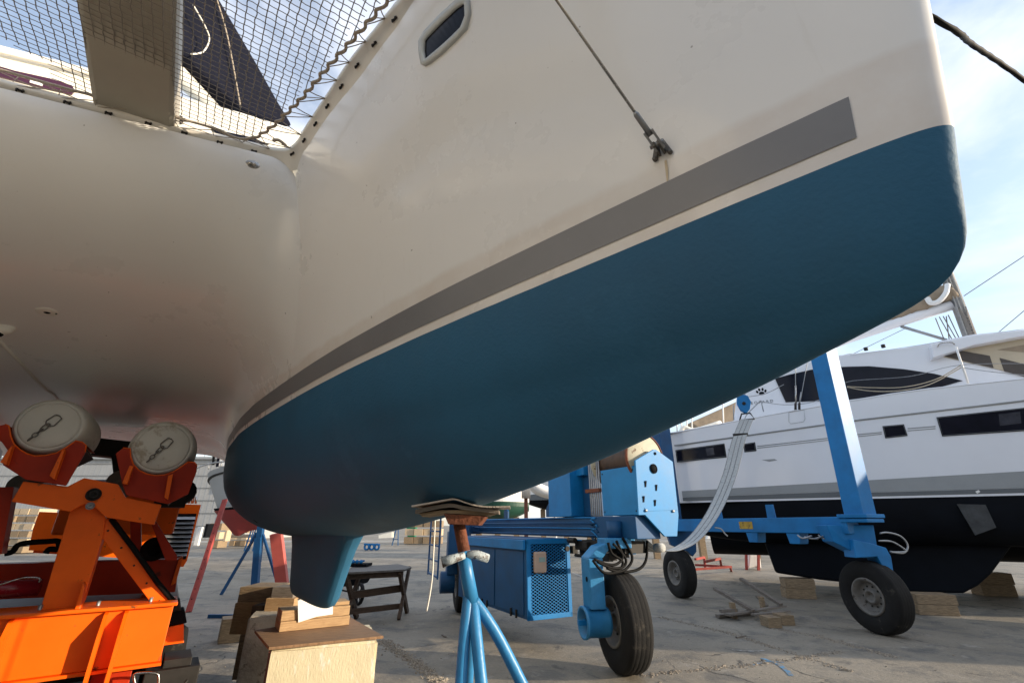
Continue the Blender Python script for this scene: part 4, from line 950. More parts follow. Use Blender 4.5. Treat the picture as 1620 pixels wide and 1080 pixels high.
# horizontal pipe runs along the beam
for k, (zz, rr_) in enumerate(((1.70, .011), (1.63, .010), (1.56, .010), (1.47, .012), (1.40, .009))):
    b = MB(); q0 = Apt(.75, la - .05 - .03 * (k % 2), zz); q1 = Apt(4.4, -.05 - .03 * (k % 2), zz); q2 = Apt(.4, la - .05, zz - .12)
    b.tube(catmull([q1, q0, Apt(.55, la - .05, zz - .03), q2], 4), rr_, 8); b.build('hydraulic_pipe', M['hoist'] if k % 2 == 0 else M['hoistd'], hst)
for s_ in (1.5, 3.0):
    b = MB(); b.prism([Apt(s_, 0, za), Apt(s_ + .16, 0, za), Apt(s_ + .16, 0, za + .12), Apt(s_ + .08, 0, za + .2), Apt(s_, 0, za + .12)], RR * .03); b.build('lug', M['hoistd'], hst)
# machinery clutter below the housing
b = MB(); rnd = random.Random(11)
for k in range(18):
    a_ = .0 + rnd.random() * 1.35; q = Apt(a_, la + rnd.uniform(-.12, .12), 1.20 + rnd.random() * .2)
    if rnd.random() < .5: b.box(q, (rnd.uniform(.06, .16), rnd.uniform(.08, .2), rnd.uniform(.05, .12)), (RR, D, UP))
    else: b.tube([q - D * .08, q + D * .08], rnd.uniform(.02, .05), 10)
b.box(Apt(.3, la + .1, 1.34), (.35, .9, .14), (RR, D, UP)); b.build('valve_manifold', M['darkst'], hst, bevel=.004)
b = MB(); b.tube([Apt(1.30, la - .08, 1.3), Apt(1.55, la - .08, 1.3)], .075, 16); b.build('hydraulic_motor', M['hoistd'], hst)
b = MB(); b.tube([Apt(1.56, la - .08, 1.3), Apt(1.63, la - .08, 1.3)], .06, 14); b.build('motor_cap', M['yellow'], hst)
for (q) in ([(985, 850), (1000, 880), (992, 898), (975, 905), (955, 905), (938, 886)], [(975, 855), (985, 880), (975, 892), (960, 892), (940, 884)], [(1024, 855), (1022, 885), (1010, 900), (985, 905)], [(962, 858), (968, 875), (985, 888), (978, 903), (960, 898)], [(970, 860), (978, 868), (990, 884), (986, 896), (968, 898), (945, 888)]):
    b = MB(); b.tube(catmull([EP(x, y, .25) for x, y in q], 6), .017, 8); b.build('hose', M['hose'], hst)
b = MB(); b.lathe(EP(1043, 866, .25), -RR, [(0, -.06), (.055, -.06), (.055, .06), (0, .06)], 18); b.build('guide_roller', M['sling'], hst)
# engine housing
ec = Vector((.2, 7.0, 0)); zE0, zE1 = .42, 1.42
def Ept(a, r__, z): return ec + D * a + RR * r__ + UP * z
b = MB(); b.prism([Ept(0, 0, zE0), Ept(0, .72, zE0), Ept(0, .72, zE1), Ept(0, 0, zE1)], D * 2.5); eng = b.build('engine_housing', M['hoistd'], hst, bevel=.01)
for (a0, a1) in ((.07, .95), (1.0, 2.05)):
    b = MB(); b.prism([Ept(a0, -.012, zE0 + .04), Ept(a1, -.012, zE0 + .04), Ept(a1, -.012, zE1 - .17), Ept(a0, -.012, zE1 - .17)], RR * .011); dr_ = b.build('door', M['hoistd'], eng, bevel=.003)
    for q in (.12, .3): 
        b = MB(); b.box(Ept(a0 + (a1 - a0) * (q + .1), -.02, zE0 + .04), (.02, .03, .10), (RR, D, UP)); b.build('hinge', M['darkst'], dr_)
b = MB(); b.box(Ept(1.2, -.03, zE1 - .08), (.04, 2.4, .13), (RR, D, UP)); b.build('top_panel', M['hoist'], eng, bevel=.004)
# frame of the end grille
b = MB()
for (r0, r1, z0_, z1_) in ((.0, .06, zE0, zE1 - .03), (.67, .73, zE0, zE1 - .03), (0, .73, zE0 - .01, zE0 + .05), (0, .73, zE1 - .07, zE1)): b.prism([Ept(-.03, r0, z0_), Ept(-.03, r1, z0_), Ept(-.03, r1, z1_), Ept(-.03, r0, z1_)], D * .029)
gf = b.build('grille_frame', M['hoist'], eng, bevel=.004)
b = MB(); b.prism([Ept(-.004, .06, zE0 + .05), Ept(-.004, .67, zE0 + .05), Ept(-.004, .67, zE1 - .07), Ept(-.004, .06, zE1 - .07)], D * .003); b.build('dark_interior', M['grate'], eng)
b = MB(); nx, nz_ = 9, 22; w_g, h_g = .61, zE1 - .07 - zE0 - .05
for i in range(-nz_, nx + nz_):
    for sg in (1, -1):
        pts = []
        x0 = i * w_g / nx; dxz = (w_g / nx) / (h_g / nz_)
        z0_ = 0; x1 = x0 + sg * h_g * dxz
        # clip to the opening
        ta, tb = 0, 1
        for lim, sgn in ((0, 1), (w_g, -1)):
            f0 = sgn * (x0 - lim); f1 = sgn * (x1 - lim)
            if f0 < 0 and f1 < 0: ta = 2
            elif f0 < 0: ta = max(ta, f0 / (f0 - f1))
            elif f1 < 0: tb = min(tb, f0 / (f0 - f1))
        if ta < tb: b.tube([Ept(-.016, .06 + x0 + (x1 - x0) * t, zE0 + .05 + h_g * t) for t in (ta, tb)], .0055, 4, False)
b.build('expanded_mesh', M['hoist'], gf)
b = MB(); b.prism([EP2 for EP2 in [Ept(-.07, .10, .98), Ept(-.07, .30, .98), Ept(-.07, .30, 1.25), Ept(-.07, .10, 1.25)]], D * .06); jb = b.build('junction_box', M['plast'], eng, bevel=.02)
b = MB(); b.prism([Ept(-.076, .17, 1.12), Ept(-.076, .27, 1.12), Ept(-.076, .27, 1.18), Ept(-.076, .17, 1.18)], D * .005); b.build('sticker', mat('pale_sticker', (.25, .36, .35), rough=.6), jb)
# W4 corner leg and ladder at the far end of side A
b = MB(); L4 = W[3] + UP * .53; b.lathe(L4 + axl * .17, axl, [(0, .02), (.2, .02), (.2, .3), (0, .3)], 28); b.box(L4 + axl * .25 + UP * .55, (.22, .32, .8), (axl, roll, UP)); b.box(L4 + UP * .98, (.6, .42, .16), (axl, roll, UP)); b.build('steering_leg', M['hoistd'], hst, bevel=.01)
b = MB(); q = Vector((-1.05, 9.9, 0)); b.box(q + UP * 1.33, (.4, .5, .75)); b.build('battery_box', M['hoistd'], hst, bevel=.01)
b = MB(); a1, a2 = atz(677, 908, .25), atz(692, 916, .25)
for q in (a1, a2): b.bar(Vector((q.x, q.y, .25)), Vector((q.x, q.y, 1.9)), .045, .045)
for k in range(5): b.bar(a1 + UP * (.05 + .38 * k), a2 + UP * (.05 + .38 * k), .05, .04)
b.build('ladder', M['hoistd'], hst)
# side B beam, columns, legs
b = MB(); cW2, cW3 = W[1] + Vector((-.25, .15, 0)), W[2] + Vector((-.05, 0, 0)); b.bar(cW2 + (cW2 - cW3).normalized() * .3 + UP * 1.60, cW3 - (cW2 - cW3).normalized() * .2 + UP * 1.60, .32, .27); sb = b.build('side_beam', M['hoist'], hst, bevel=.012)
dB = (cW3 - cW2).normalized(); nB = Vector((dB.y, -dB.x, 0)); nB = nB if nB.y < 0 else -nB
for t, hh in ((.28, .18), (.60, .18)): b = MB(); q = cW2.lerp(cW3, t); b.prism([q - dB * .09 + UP * 1.735 + nB * .1, q + dB * .09 + UP * 1.735 + nB * .1, q + dB * .08 + UP * 1.98 + nB * .1, q - dB * .08 + UP * 1.98 + nB * .1], -nB * .03); b.build('lug', M['hoist'], hst)
for t in (.18, .40): b = MB(); q = cW2.lerp(cW3, t); b.prism([q - dB * .14 + UP * 1.465 + nB * .14, q + dB * .14 + UP * 1.465 + nB * .14, q + dB * .10 + UP * 1.28 + nB * .14, q - dB * .10 + UP * 1.28 + nB * .14], -nB * .24); b.build('bracket', M['hoist'], hst, bevel=.01)
b = MB(); q = cW2.lerp(cW3, .42); b.prism([q - dB * .16 + nB * .164 + UP * 1.53, q + dB * .16 + nB * .164 + UP * 1.53, q + dB * .16 + nB * .164 + UP * 1.67, q - dB * .16 + nB * .164 + UP * 1.67], nB * .003); b.build('warning_label', M['yellow'], sb)
# column at W2
cb0 = atY(1362, 818, 8.15); ct0 = atY(1262, 380, 8.15)
dc_ = (ct0 - cb0).normalized(); b = MB(); cl_n = Vector((-.42, -.9075, 0)); cl_r = Vector((.9075, -.42, 0))
cb1 = cb0 + dc_ * 6.2
b.box((cb0 + cb1) / 2 + UP * .0, (.42, .30, (cb1 - cb0).length), (RR, D, dc_)); col1 = b.build('column', M['hoist'], hst, bevel=.012)
b = MB(); b.box(cb0 + UP * .02, (.58, .46, .06), (RR, D, UP)); b.box(cb0 - UP * .05, (.54, .42, .06), (RR, D, UP)); b.build('flange', M['hoist'], hst, bevel=.01)
for zz in (.9, 2.2): b = MB(); b.lathe(cb0 + dc_ * zz + RR * .21, RR, [(0, .05), (.02, .05), (.025, 0)], 8); b.build('bolt', M['darkst'], col1)
# W2 leg
W2c = W[1] + UP * .53; b = MB(); b.prism([cb0 + Vector((-.55, .1, -.12)), cb0 + Vector((.18, 0, -.12)), cb0 + Vector((.12, 0, -.62)), cb0 + Vector((-.1, 0, -.62)), cb0 + Vector((-.5, .1, -.38))], (.03, .34, 0)); b.build('leg_gusset', M['hoist'], hst, bevel=.012)
b = MB(); p1 = atY(1350, 870, 8.1); b.prism([atY(x, y, 8.1) for x, y in [(1349, 853), (1375, 858), (1402, 866), (1410, 880), (1414, 905), (1395, 893), (1388, 880), (1354, 882)]], (.02, .3, 0)); b.build('steering_leg', M['hoist'], hst, bevel=.01)
for q in ([(1392, 843), (1405, 842), (1425, 848), (1436, 862), (1430, 874), (1408, 872)], [(1390, 855), (1410, 856), (1428, 866), (1432, 872), (1410, 873)]):
    b = MB(); b.tube(catmull([atY(x, y, 8.1) for x, y in q], 6), .014, 8); b.build('hose', M['galv'], hst)
b = MB()
for k in range(8): b.tube(catmull([atY(1262 + k * 11, 846 + (k % 3) * 3, 8.6), atY(1270 + k * 11, 851, 8.5), atY(1284 + k * 10, 847 + (k % 2) * 5, 8.5)], 4), .014, 6)
b.build('hose_bundle', M['galv'], hst)
# column at W3 and leg
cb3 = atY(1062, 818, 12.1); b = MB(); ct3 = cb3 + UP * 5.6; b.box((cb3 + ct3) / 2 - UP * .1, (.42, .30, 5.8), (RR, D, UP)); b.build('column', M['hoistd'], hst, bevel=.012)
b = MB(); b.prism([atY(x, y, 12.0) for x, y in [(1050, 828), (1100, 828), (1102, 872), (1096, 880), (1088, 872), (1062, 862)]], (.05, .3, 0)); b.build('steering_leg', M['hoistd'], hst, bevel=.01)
# columns of side A (hidden behind the hull) and top beam
for q in (W[0] + RR * .3, W[3] + RR * .3):
    b = MB(); b.box(q + D * (.9 if q.y < 8 else -.5) + UP * 4.3, (.36, .28, 4.0), (RR, D, UP)); b.build('column', M['hoist'], hst, bevel=.012)
b = MB(); a_, c_ = W[3] + RR * .3 - D * .5 + UP * 6.3, cb3 + UP * 5.45; b.bar(Vector((a_.x, a_.y, 6.2)), Vector((c_.x, c_.y, 6.2)), .4, .4); b.build('top_beam', M['hoist'], hst)
b = MB(); q1 = cb1; b.bar(Vector((q1.x, q1.y, q1.z - .1)), Vector((cb3.x, cb3.y, 7.2)), .35, .35) if False else b.bar(Vector((q1.x, q1.y, 6.9)), Vector((ct3.x, ct3.y, 6.9)), .3, .3); b.build('top_rail', M['hoist'], hst)
# hook block on wires
hk = atY(1177, 639, 10.1)
b = MB(); hx = Vector((.9, -.44, 0)); hy = Vector((.44, .9, 0)); R_ = .16
out_ = [(0, .22), (.11, .17), (.15, .03), (.10, -.12), (0, -.22), (-.10, -.14), (-.15, .02), (-.12, .16)]
for t_ in (-.07, .04): b.prism([hk + hx * x + UP * z + hy * t_ for x, z in out_], hy * .03)
b.lathe(hk - hy * .04, hy, [(0, 0), (.1, 0), (.1, .08), (0, .08)], 20); hb = b.build('hook_block', M['hoist'], hst, bevel=.006)
b = MB(); b.lathe(hk - hy * .07, -hy, [(0, .02), (.035, .02), (.04, 0)], 12); b.build('block_pin', M['darkst'], hb)
b = MB(); b.tube([hk + hx * -.06 + UP * .2, hk + hx * -.06 + UP * 2.6], .01, 6); b.tube([hk + hx * .06 + UP * .2, hk + hx * .06 + UP * 2.6], .01, 6); b.build('hoist_wire', M['galv'], hst)
b = MB(); b.tube([hk + hx * -.15 - UP * .36, hk + hx * -.09 - UP * .22, hk + hx * .09 - UP * .22, hk + hx * .15 - UP * .36, hk + hx * -.15 - UP * .36], .018, 8); b.build('shackle', M['darkst'], hb)
# sling
sl = [hk - UP * .34, atY(1169, 694, 9.75), atY(1155, 748, 9.3), atY(1135, 798, 8.85), atY(1113, 834, 8.4), atY(1091, 857, 8.0), atY(1068, 869, 7.6), atY(1050, 872, 7.2), atY(1030, 868, 6.9), atY(1008, 850, 6.7)]
sp = catmull(sl, 6); b = MB(); rows = []
for i, p in enumerate(sp):
    t = i / len(sp); wdir = (Vector((.93, -.36, 0)) * (1 - t) + Vector((.55, -.8, .1)) * t).normalized(); wd = .135 * (1 - .15 * t); rows.append([p - wdir * wd, p - wdir * wd * .33, p + wdir * wd * .33, p + wdir * wd])
b.grid(rows); rows2 = [[q + Vector((.006, .016, .004)) for q in r_] for r_ in rows]; b.grid(rows2)
for e in (0, 3): b.grid([[r_[e] for r_ in rows], [r_[e] for r_ in rows2]], False)
slg = thing('lifting_sling', (sl[6].x, sl[6].y, sl[6].z), 'grey webbing lifting sling hanging slack from the blue hook block', 'sling'); b.build('webbing', M['sling'], slg)
for e_ in (0, 1, 2, 3):
    b = MB(); b.tube([r_[e_] + Vector((0, -.004, 0)) for r_ in rows], .0045, 5); b.build('stitching', M['bdgrey'], slg)
b = MB(); q = sp[5]; b.box(q, (.30, .03, .05), (Vector((.93, -.36, 0)), Vector((.36, .93, 0)), UP)); b.build('sleeve', M['darkst'], slg)
b = MB(); q = atY(1131, 834, 8.6); b.tube(catmull([q, q + Vector((.1, .0, -.02)), q + Vector((.16, .0, -.1)), q + Vector((.2, 0, -.14))], 5), .012, 6); b.build('loose_strap', M['sling'], slg)

# ================================================================== white catamaran on the right
Bp = atz(1075, 795, 2.155); Bq = atz(1620, 783, 2.155); bu = (Bq - Bp); bu.z = 0; bu.normalize(); bn = Vector((bu.y, -bu.x, 0)); bn = bn if bn.y < 0 else -bn
def RP(x, y, off=0): return atplane(x, y, Bp - bn * off, bn)      # point on the near side of the hull, off metres behind it
def RC(a, o_, z): return Bp + bu * a - bn * o_ + UP * (z - Bp.z)
rb = thing('sailing_catamaran', (RC(4, 1, 0).x, RC(4, 1, 0).y, 0), 'white sailing catamaran with black bottom standing on timber blocks at right', 'catamaran')
A0, A1 = -.9, 17.5  # far right end lengthened out of view to cast shade on the yard
def sheer(a): return interp(a, [0, 1.5, 3, 5, 7, 9], [RP(1067, 685).z, RP(1185, 663).z, RP(1273, 647).z, RP(1440, 619).z, RP(1620, 600).z, RP(1620, 600).z + .05])
def apos(x, y): return (RP(x, y) - Bp).dot(bu)
sa = [apos(1067, 685), apos(1185, 663), apos(1273, 647), apos(1440, 619), apos(1620, 600)]; sz = [RP(1067, 685).z, RP(1185, 663).z, RP(1273, 647).z, RP(1440, 619).z, RP(1620, 600).z]
ss_ = (sz[-1] - sz[0]) / (sa[-1] - sa[0])
def sheer(a): return interp(a, [A0] + sa + [A1], [sz[0] - .02] + sz + [sz[-1] + .1])
def hrows(zlo_f, zhi_f, nz=10, A0=A0, A1=A1, flare=.0, off=0.0):
    rows = []
    for i in range(41):
        a = A0 + (A1 - A0) * i / 40; zl, zh = zlo_f(a), zhi_f(a); rows.append([RC(a, off, zl + (zh - zl) * j / (nz - 1)) for j in range(nz)])
    return rows
WLz = 2.155
l1 = lambda x, y: (apos(x, y), RP(x, y).z)
gA = [l1(1075, 776.7), l1(1328, 762), l1(1377, 759), l1(1620, 745)]; dA = [l1(1077, 786.5), l1(1332, 777.5), l1(1380, 778.7), l1(1620, 771.7)]
def lineof(P): 
    return lambda a: interp(a, [A0] + [p[0] for p in P] + [A1], [P[0][1]] + [p[1] for p in P] + [P[-1][1]])
zg_, zd_ = lineof(gA), lineof(dA)
hw = 1.5
def shell(zl, zh, name, m_, par, out=0):
    b = MB(); rows = []
    for i in range(61):
        a = A0 + (A1 - A0) * i / 60; e = min(1, (a - A0) / 1.6); nar = (1 - (1 - e) ** 2) ** .5 if a < A0 + 1.6 else 1
        o0 = (hw / 2) * (1 - nar) - out; o1 = hw - (hw / 2) * (1 - nar) + out
        z0_, z1_ = zl(a), zh(a)
        rows.append([RC(a, o0 + .02 * 0, z0_), RC(a, o0, (z0_ + z1_) / 2), RC(a, o0, z1_), RC(a, o1, z1_), RC(a, o1, z0_)])
    b.grid(rows, False); b.add(rows[-1], [(0, 1, 2, 3, 4)]); b.add(rows[0], [(0, 1, 2, 3, 4)]); 
    for k in range(len(b.sm)): b.sm[k] = False
    return b.build(name, m_, par)
hullr = shell(lambda a: WLz, sheer, 'hull', M['bwhite'], rb)
# grey bands as thin skins over the side
def band(zl, zh, name, m_, push):
    b = MB(); rows = []
    for i in range(61):
        a = A0 + 1.0 + (A1 - A0 - 1.0) * i / 60; rows.append([RC(a, -push, zl(a)), RC(a, -push, zh(a))])
    b.grid(rows, False); return b.build(name, m_, hullr)
band(lambda a: WLz + .045, zd_, 'boot_stripe', M['bdgrey'], .006)
band(lambda a: zd_(a) + .004, zg_, 'lower_band', M['bgrey'], .005)
# underbody
b = MB(); rows = []
for i in range(61):
    a = A0 + (A1 - A0) * i / 60; e = min(1, (a - A0) / 3.0); d_ = .95 * (1 - (1 - e) ** 2) ** .5 + .02; nar = e ** .5; row = []
    for j in range(17):
        th = math.pi * j / 16; c_, s_ = math.cos(th), math.sin(th); row.append(RC(a, hw / 2 - hw / 2 * nar * math.copysign(abs(c_) ** .75, c_), WLz - d_ * s_ ** .8))
    rows.append(row)
b.grid(rows); b.build('underbody', M['black'], hullr)
ka = [apos(1214, 858), apos(1560, 905)]
def KP(x, y): return atplane(x, y, Bp - bn * (hw / 2), bn)
b = MB(); kp = [KP(x, y) for x, y in [(1205, 845), (1227, 905), (1297, 916), (1345, 921), (1446, 936), (1522, 937), (1545, 925), (1566, 906), (1600, 860)]]
b.prism([p - bn * -.13 for p in kp], -bn * .26); b.build('keel', M['black'], hullr, bevel=.05)
# worn patch on the underbody
b = MB(); b.prism([RP(x, y, .02) for x, y in [(1513, 797), (1558, 798), (1575, 834), (1542, 846)]], bn * .045)
b.build('worn_patch', mat('bare_patch', (.045, .047, .048), rough=.8, var=.4, vs=6), hullr)
# side windows
def flat(name, px, m_, off, th, par, bevel=0):
    b = MB(); b.prism([RP(x, y, off) for x, y in px], -bn * th); return b.build(name, m_, par, bevel=bevel)
for px in ([(1068.4,711.6),(1146,701),(1149.6,723),(1071,731)], [(1175.6,702),(1194.4,699),(1196.7,713),(1177.8,715)], [(1396,673.7),(1430,670.7),(1436,689),(1400.7,693)], [(1481.5,659.6),(1640,642.5),(1640,680),(1490.7,690)]):
    wq_ = flat('window', px, M['glass'], -.012, .010, hullr)
    cxm = sum(p[0] for p in px) / 4; cym = sum(p[1] for p in px) / 4
    fr_ = [(px[0][0] + 1.5, px[0][1] + 1.2), (px[1][0] - 1.2, px[1][1] + 1.2), (px[2][0] - 1.6, px[2][1] - 1.4), (px[3][0] + 1.2, px[3][1] - 1.4)]
    b = MB(); b.tube([RP(x, y, -.014) for x, y in fr_ + [fr_[0]]], .007, 5, False); b.build('frame', M['bdgrey'], wq_)
    if px[1][0] - px[0][0] > 60:
        k_ = .62; x0_ = px[0][0] + (px[1][0] - px[0][0]) * k_; y0_ = px[0][1] + (px[1][1] - px[0][1]) * k_; w2 = 12 if px[0][0] < 1100 else 34; h2 = (px[3][1] - px[0][1])
        b = MB(); b.prism([RP(x, y, -.014) for x, y in [(x0_, y0_ + h2 * .2), (x0_ + w2, y0_ + h2 * .2 - w2 * .12), (x0_ + w2 + 2, y0_ + h2 * .8 - w2 * .12), (x0_ + 2, y0_ + h2 * .8)]], bn * .003); b.build('inner_panel', mat('inner_pane', (.03, .03, .04), rough=.15, var=.4, vs=5), wq_)  # lighter panel set within the longer windows
for pts, r_ in (([(1067,704.5),(1309,671),(1360,664),(1660,629)], .022), ([(1152,711),(1174,708)], .012), ([(1198,705.5),(1313,692.3),(1356,687),(1395,683.2)], .010), ([(1198,708.5),(1313,695.5),(1356,690.3),(1395,686)], .008), ([(1436,677.5),(1480,674)], .010), ([(1436,681),(1480,677.5)], .008)):
    b = MB(); b.tube([RP(x, y, -.004) for x, y in pts], r_, 6); b.build('rub_rail', M['bgrey'], hullr)
b = MB(); q = [RP(x, y, -.004) for x, y in [(1248, 652), (1272, 648), (1273.5, 663), (1271, 667), (1251, 670), (1248, 667), (1248, 652)]]; b.tube(q, .005, 5); b.build('hatch_outline', M['bgrey'], hullr)
flat('scuff_mark', [(1205,727),(1225,725.5),(1230,727.5),(1217,730)], M['bgrey'], -.004, .003, hullr)
flat('sensor_tag', [(1543,777),(1548,774.5),(1551,777.5),(1546,780.5)], M['white'], -.012, .008, hullr)
# cabin, set back from the side deck
CO = .95
def CP(x, y, off=0): return RP(x, y, CO + off)
cab = [(1160,668),(1165,628),(1195,612),(1232,594),(1290,566),(1330,561),(1380,555),(1430,549.5),(1475,541),(1540,528),(1660,516),(1660,560),(1660,606)]
b = MB(); cpts = [CP(x, y) for x, y in cab]; cpts = [cpts[0]] + cpts[1:]
b.prism(cpts, -bn * 3.4); cabr = b.build('cabin', M['bwhite'], rb, bevel=.04)
b = MB(); b.prism([CP(x, y, -.02) for x, y in [(1226,598.5),(1250,592),(1286,584),(1334,580),(1375,579),(1430,583.7),(1478.5,591),(1523,602),(1478,615),(1410,624),(1341.5,632),(1243,636)]], -bn * .012); b.build('window', M['glass'], cabr)
# side deck strip between hull edge and cabin
b = MB(); b.prism([RC(0 + k, 0.02, sheer(k) + .003) for k in (-.2, 3, 6, 9, 12)] + [RC(0 + k, hw, sheer(k) + .003) for k in (12, 9, 6, 3, -.2)], UP * .02); b.build('side_deck', M['bwhite'], hullr)
b = MB(); b.tube([RC(a, .01, sheer(a) + .015) for a in [-.5 + k * .7 for k in range(19)]], .02, 6); b.build('toe_rail', M['bwhite'], hullr)
# cockpit opening under the hardtop: cream lining with dark openings
b = MB(); b.prism([CP(x, y, -.03) for x, y in [(1484,562),(1530,552),(1660,524),(1660,604),(1580,584)]], -bn * .025); lin = b.build('cockpit_lining', M['beige'], cabr)
for px in ([(1489,562),(1521,554.5),(1566,562.6),(1572,582)], [(1581.5,566),(1660,586),(1660,606),(1589,587)], [(1578,553),(1660,538),(1660,560)]):
    b = MB(); b.prism([CP(x, y, -.04) for x, y in px], -bn * .01); b.build('opening', M['brown'] if px[0][0] != 1578 else M['tan'], lin)
b = MB(); b.prism([CP(x, y, -.25) for x, y in [(1476,566),(1473,544),(1540,530),(1660,518),(1660,524),(1540,546)]], -bn * 3.7); b.build('hardtop', M['bwhite'], cabr, bevel=.02)
b = MB(); b.tube(catmull([CP(1483, 549, -.3), CP(1488, 543, -.33), CP(1505, 541.5, -.33), CP(1510, 545, -.3)], 5), .014, 6); b.build('grab_rail', M['steel'], cabr)
b = MB(); b.tube(catmull([CP(1330, 563, .1), CP(1345, 560, .1), CP(1356, 561, .05), CP(1359, 565, .02)], 5), .014, 6); b.build('grab_rail', M['steel'], cabr)
for x, y in ((1370.5, 554), (1398, 549.5)):
    b = MB(); b.lathe(CP(x, y, .5), UP, [(0, .08), (.05, .08), (.05, 0)], 10); b.build('winch', M['darkst'], cabr)
# paw mark and lettering on the cabin front side
b = MB(); o3 = CP(1204.6, 620, -.005); up_ = UP; ur = bu
def oval(c, ru, rv, ang=0):
    ca, sa_ = math.cos(ang), math.sin(ang); return [c + ur * (ru * math.cos(t) * ca - rv * math.sin(t) * sa_) + up_ * (ru * math.cos(t) * sa_ + rv * math.sin(t) * ca) for t in [2 * math.pi * k / 14 for k in range(14)]]
for (dx_, dz_, ru, rv, an) in ((0, -.035, .07, .048, 0), (-.105, .02, .028, .042, .4), (-.042, .075, .028, .045, .12), (.042, .075, .028, .045, -.12), (.105, .02, .028, .042, -.4)):
    b.prism(oval(o3 + ur * dx_ + up_ * dz_, ru, rv, an), bn * .004)
b.build('paw_mark', M['grate'], cabr)
tcv = bpy.data.curves.new('lettering', 'FONT'); tcv.body = 'LEOPARD'; tcv.size = .13; tcv.space_character = 1.5; tcv.extrude = .002
to = bpy.data.objects.new('lettering_tmp', tcv); C.objects.link(to); bpy.context.view_layer.update()
dg = bpy.context.evaluated_depsgraph_get(); me = bpy.data.meshes.new_from_object(to.evaluated_get(dg)); bpy.data.objects.remove(to)
tl = CP(1183, 640, -.008); sc_w = .62
vsx = [v.co.x for v in me.vertices]; wd_ = max(vsx) - min(vsx); tw_ = (CP(1222.5, 634, 0) - CP(1183, 640, 0)).dot(bu)
b = MB(); b.add([tl + bu * (v.co.x * tw_ / wd_) + UP * v.co.y * .8 + bn * v.co.z for v in me.vertices], [tuple(p.vertices) for p in me.polygons]); b.build('lettering', M['bdgrey'], cabr)
# stanchions, lifelines, shrouds
b = MB(); sb_ = [RP(1533, 611, .15), RP(1512.5, 549, .15)]; b.tube(sb_, .022, 10); sta = b.build('stanchion', M['white'], rb)
b = MB(); b.tube([RP(1208, 651, .15), RP(1204, 634, .15)], .014, 8); b.build('stanchion', M['galv'], rb)
b = MB(); b.tube([RP(1161, 664, .15), RP(1160, 640, .15)], .014, 8); b.build('stanchion', M['galv'], rb)
def wire(px, r_, name='lifeline', off=.15, m_='galv'):
    b = MB(); b.tube(catmull([RP(x, y, off) for x, y in px], 6), r_, 5); return b.build(name, M[m_], rb)
wire([(1660,575),(1521,577),(1440,595),(1350,602),(1330,610)], .007); wire([(1521,577),(1480,600),(1430,612),(1380,613),(1340,611)], .011, m_='beige'); wire([(1521,581),(1470,608),(1420,618),(1375,618),(1340,612)], .011, m_='beige')
wire([(1660,597),(1570,588),(1521,581)], .008); wire([(1204,635),(1240,640),(1280,637),(1312,626)], .009); wire([(1204,633),(1182,655),(1177,668)], .012); wire([(1180,628),(1212,622),(1240,608)], .01); wire([(1345,562),(1440,548),(1620,520)], .005, off=.9)
wire([(1259,640),(1258,560)], .010, 'shroud'); wire([(1265,641),(1275,585),(1282,545)], .009, 'shroud')
b = MB(); b.tube([RP(1259.3, 640, .13), RP(1258.8, 610, .13)], .022, 8, radii=[.018, .024]); b.build('turnbuckle', M['steel'], rb)
b = MB(); b.tube([RP(1264.5, 640, .13), RP(1267.5, 620, .13)], .018, 8); b.build('turnbuckle', M['galv'], rb)
for x in (1258.5, 1264.5):
    b = MB(); b.tube([RP(x, 648, .0), RP(x, 638, .1)], .03, 8); b.build('chain_plate', M['darkst'], rb)
# mast, boom, furled sail (on the centreline, further away)
MO = 3.1
def MP(x, y, d=0): return RP(x, y, MO + d)
b = MB(); m0, m1 = MP(1536, 536), MP(1496, 430); md = (m1 - m0).normalized(); mtop = m0 + md * 14
u = Vector((.86, -.5, 0))
b.tube([m0 - md * .5, mtop], .15, 16); mst = b.build('mast', M['galv'], rb)
for q in (-.10, -.03, .06): 
    b = MB(); b.tube([m0 + bu * q + bn * .17, m0 + bu * (q * .6) + bn * .16 + md * 9], .014, 6); b.build('halyard', M['sling'], mst)
b = MB()
for k in range(10): q = m0 + md * (.1 + .09 * k) + bn * .16; b.tube(catmull([q + bu * -.07, q + bu * .02 - md * .35 + bn * .05, q + bu * .09], 5), .016, 6)
b.build('coiled_rope', M['net'], mst)
b = MB(); b.tube([MP(1505, 483), MP(1440, 503), MP(1340, 536), MP(1200, 590)], .16, 14, radii=[.14, .15, .14, .12]); bm_ = b.build('boom', M['bwhite'], rb)
b = MB(); rnd = random.Random(4); P = catmull([MP(1503, 462), MP(1480, 470), MP(1440, 488), MP(1400, 502), MP(1340, 525), MP(1200, 580)], 8)
b.tube([p + Vector((0, 0, rnd.uniform(-.03, .03))) for p in P], .2, 12, radii=[.30 * (1 - .5 * i / len(P)) * rnd.uniform(.85, 1.1) for i in range(len(P))]); b.build('furled_sail', M['tan'], bm_)
b = MB(); b.tube(catmull([MP(1463, 478) + bn * .3, MP(1468, 486) + bn * .33, MP(1480, 484) + bn * .33, MP(1492, 470) + bn * .3, MP(1496, 455) + bn * .2], 6), .07, 8); b.build('sail_roll', M['white'], bm_)
b = MB(); b.tube([MP(1425, 516), MP(1498, 538)], .045, 8); b.build('boom_strut', M['galv'], rb)
for x0, y0, x1, y1 in ((1480, 503, 1495, 540), (1486, 501, 1508, 540), (1492, 500, 1515, 540), (1500, 498, 1519, 538), (1497, 500, 1502, 540)):
    b = MB(); b.tube([MP(x0, y0), MP(x1, y1)], .014, 5); b.build('running_line', M['net'], rb)
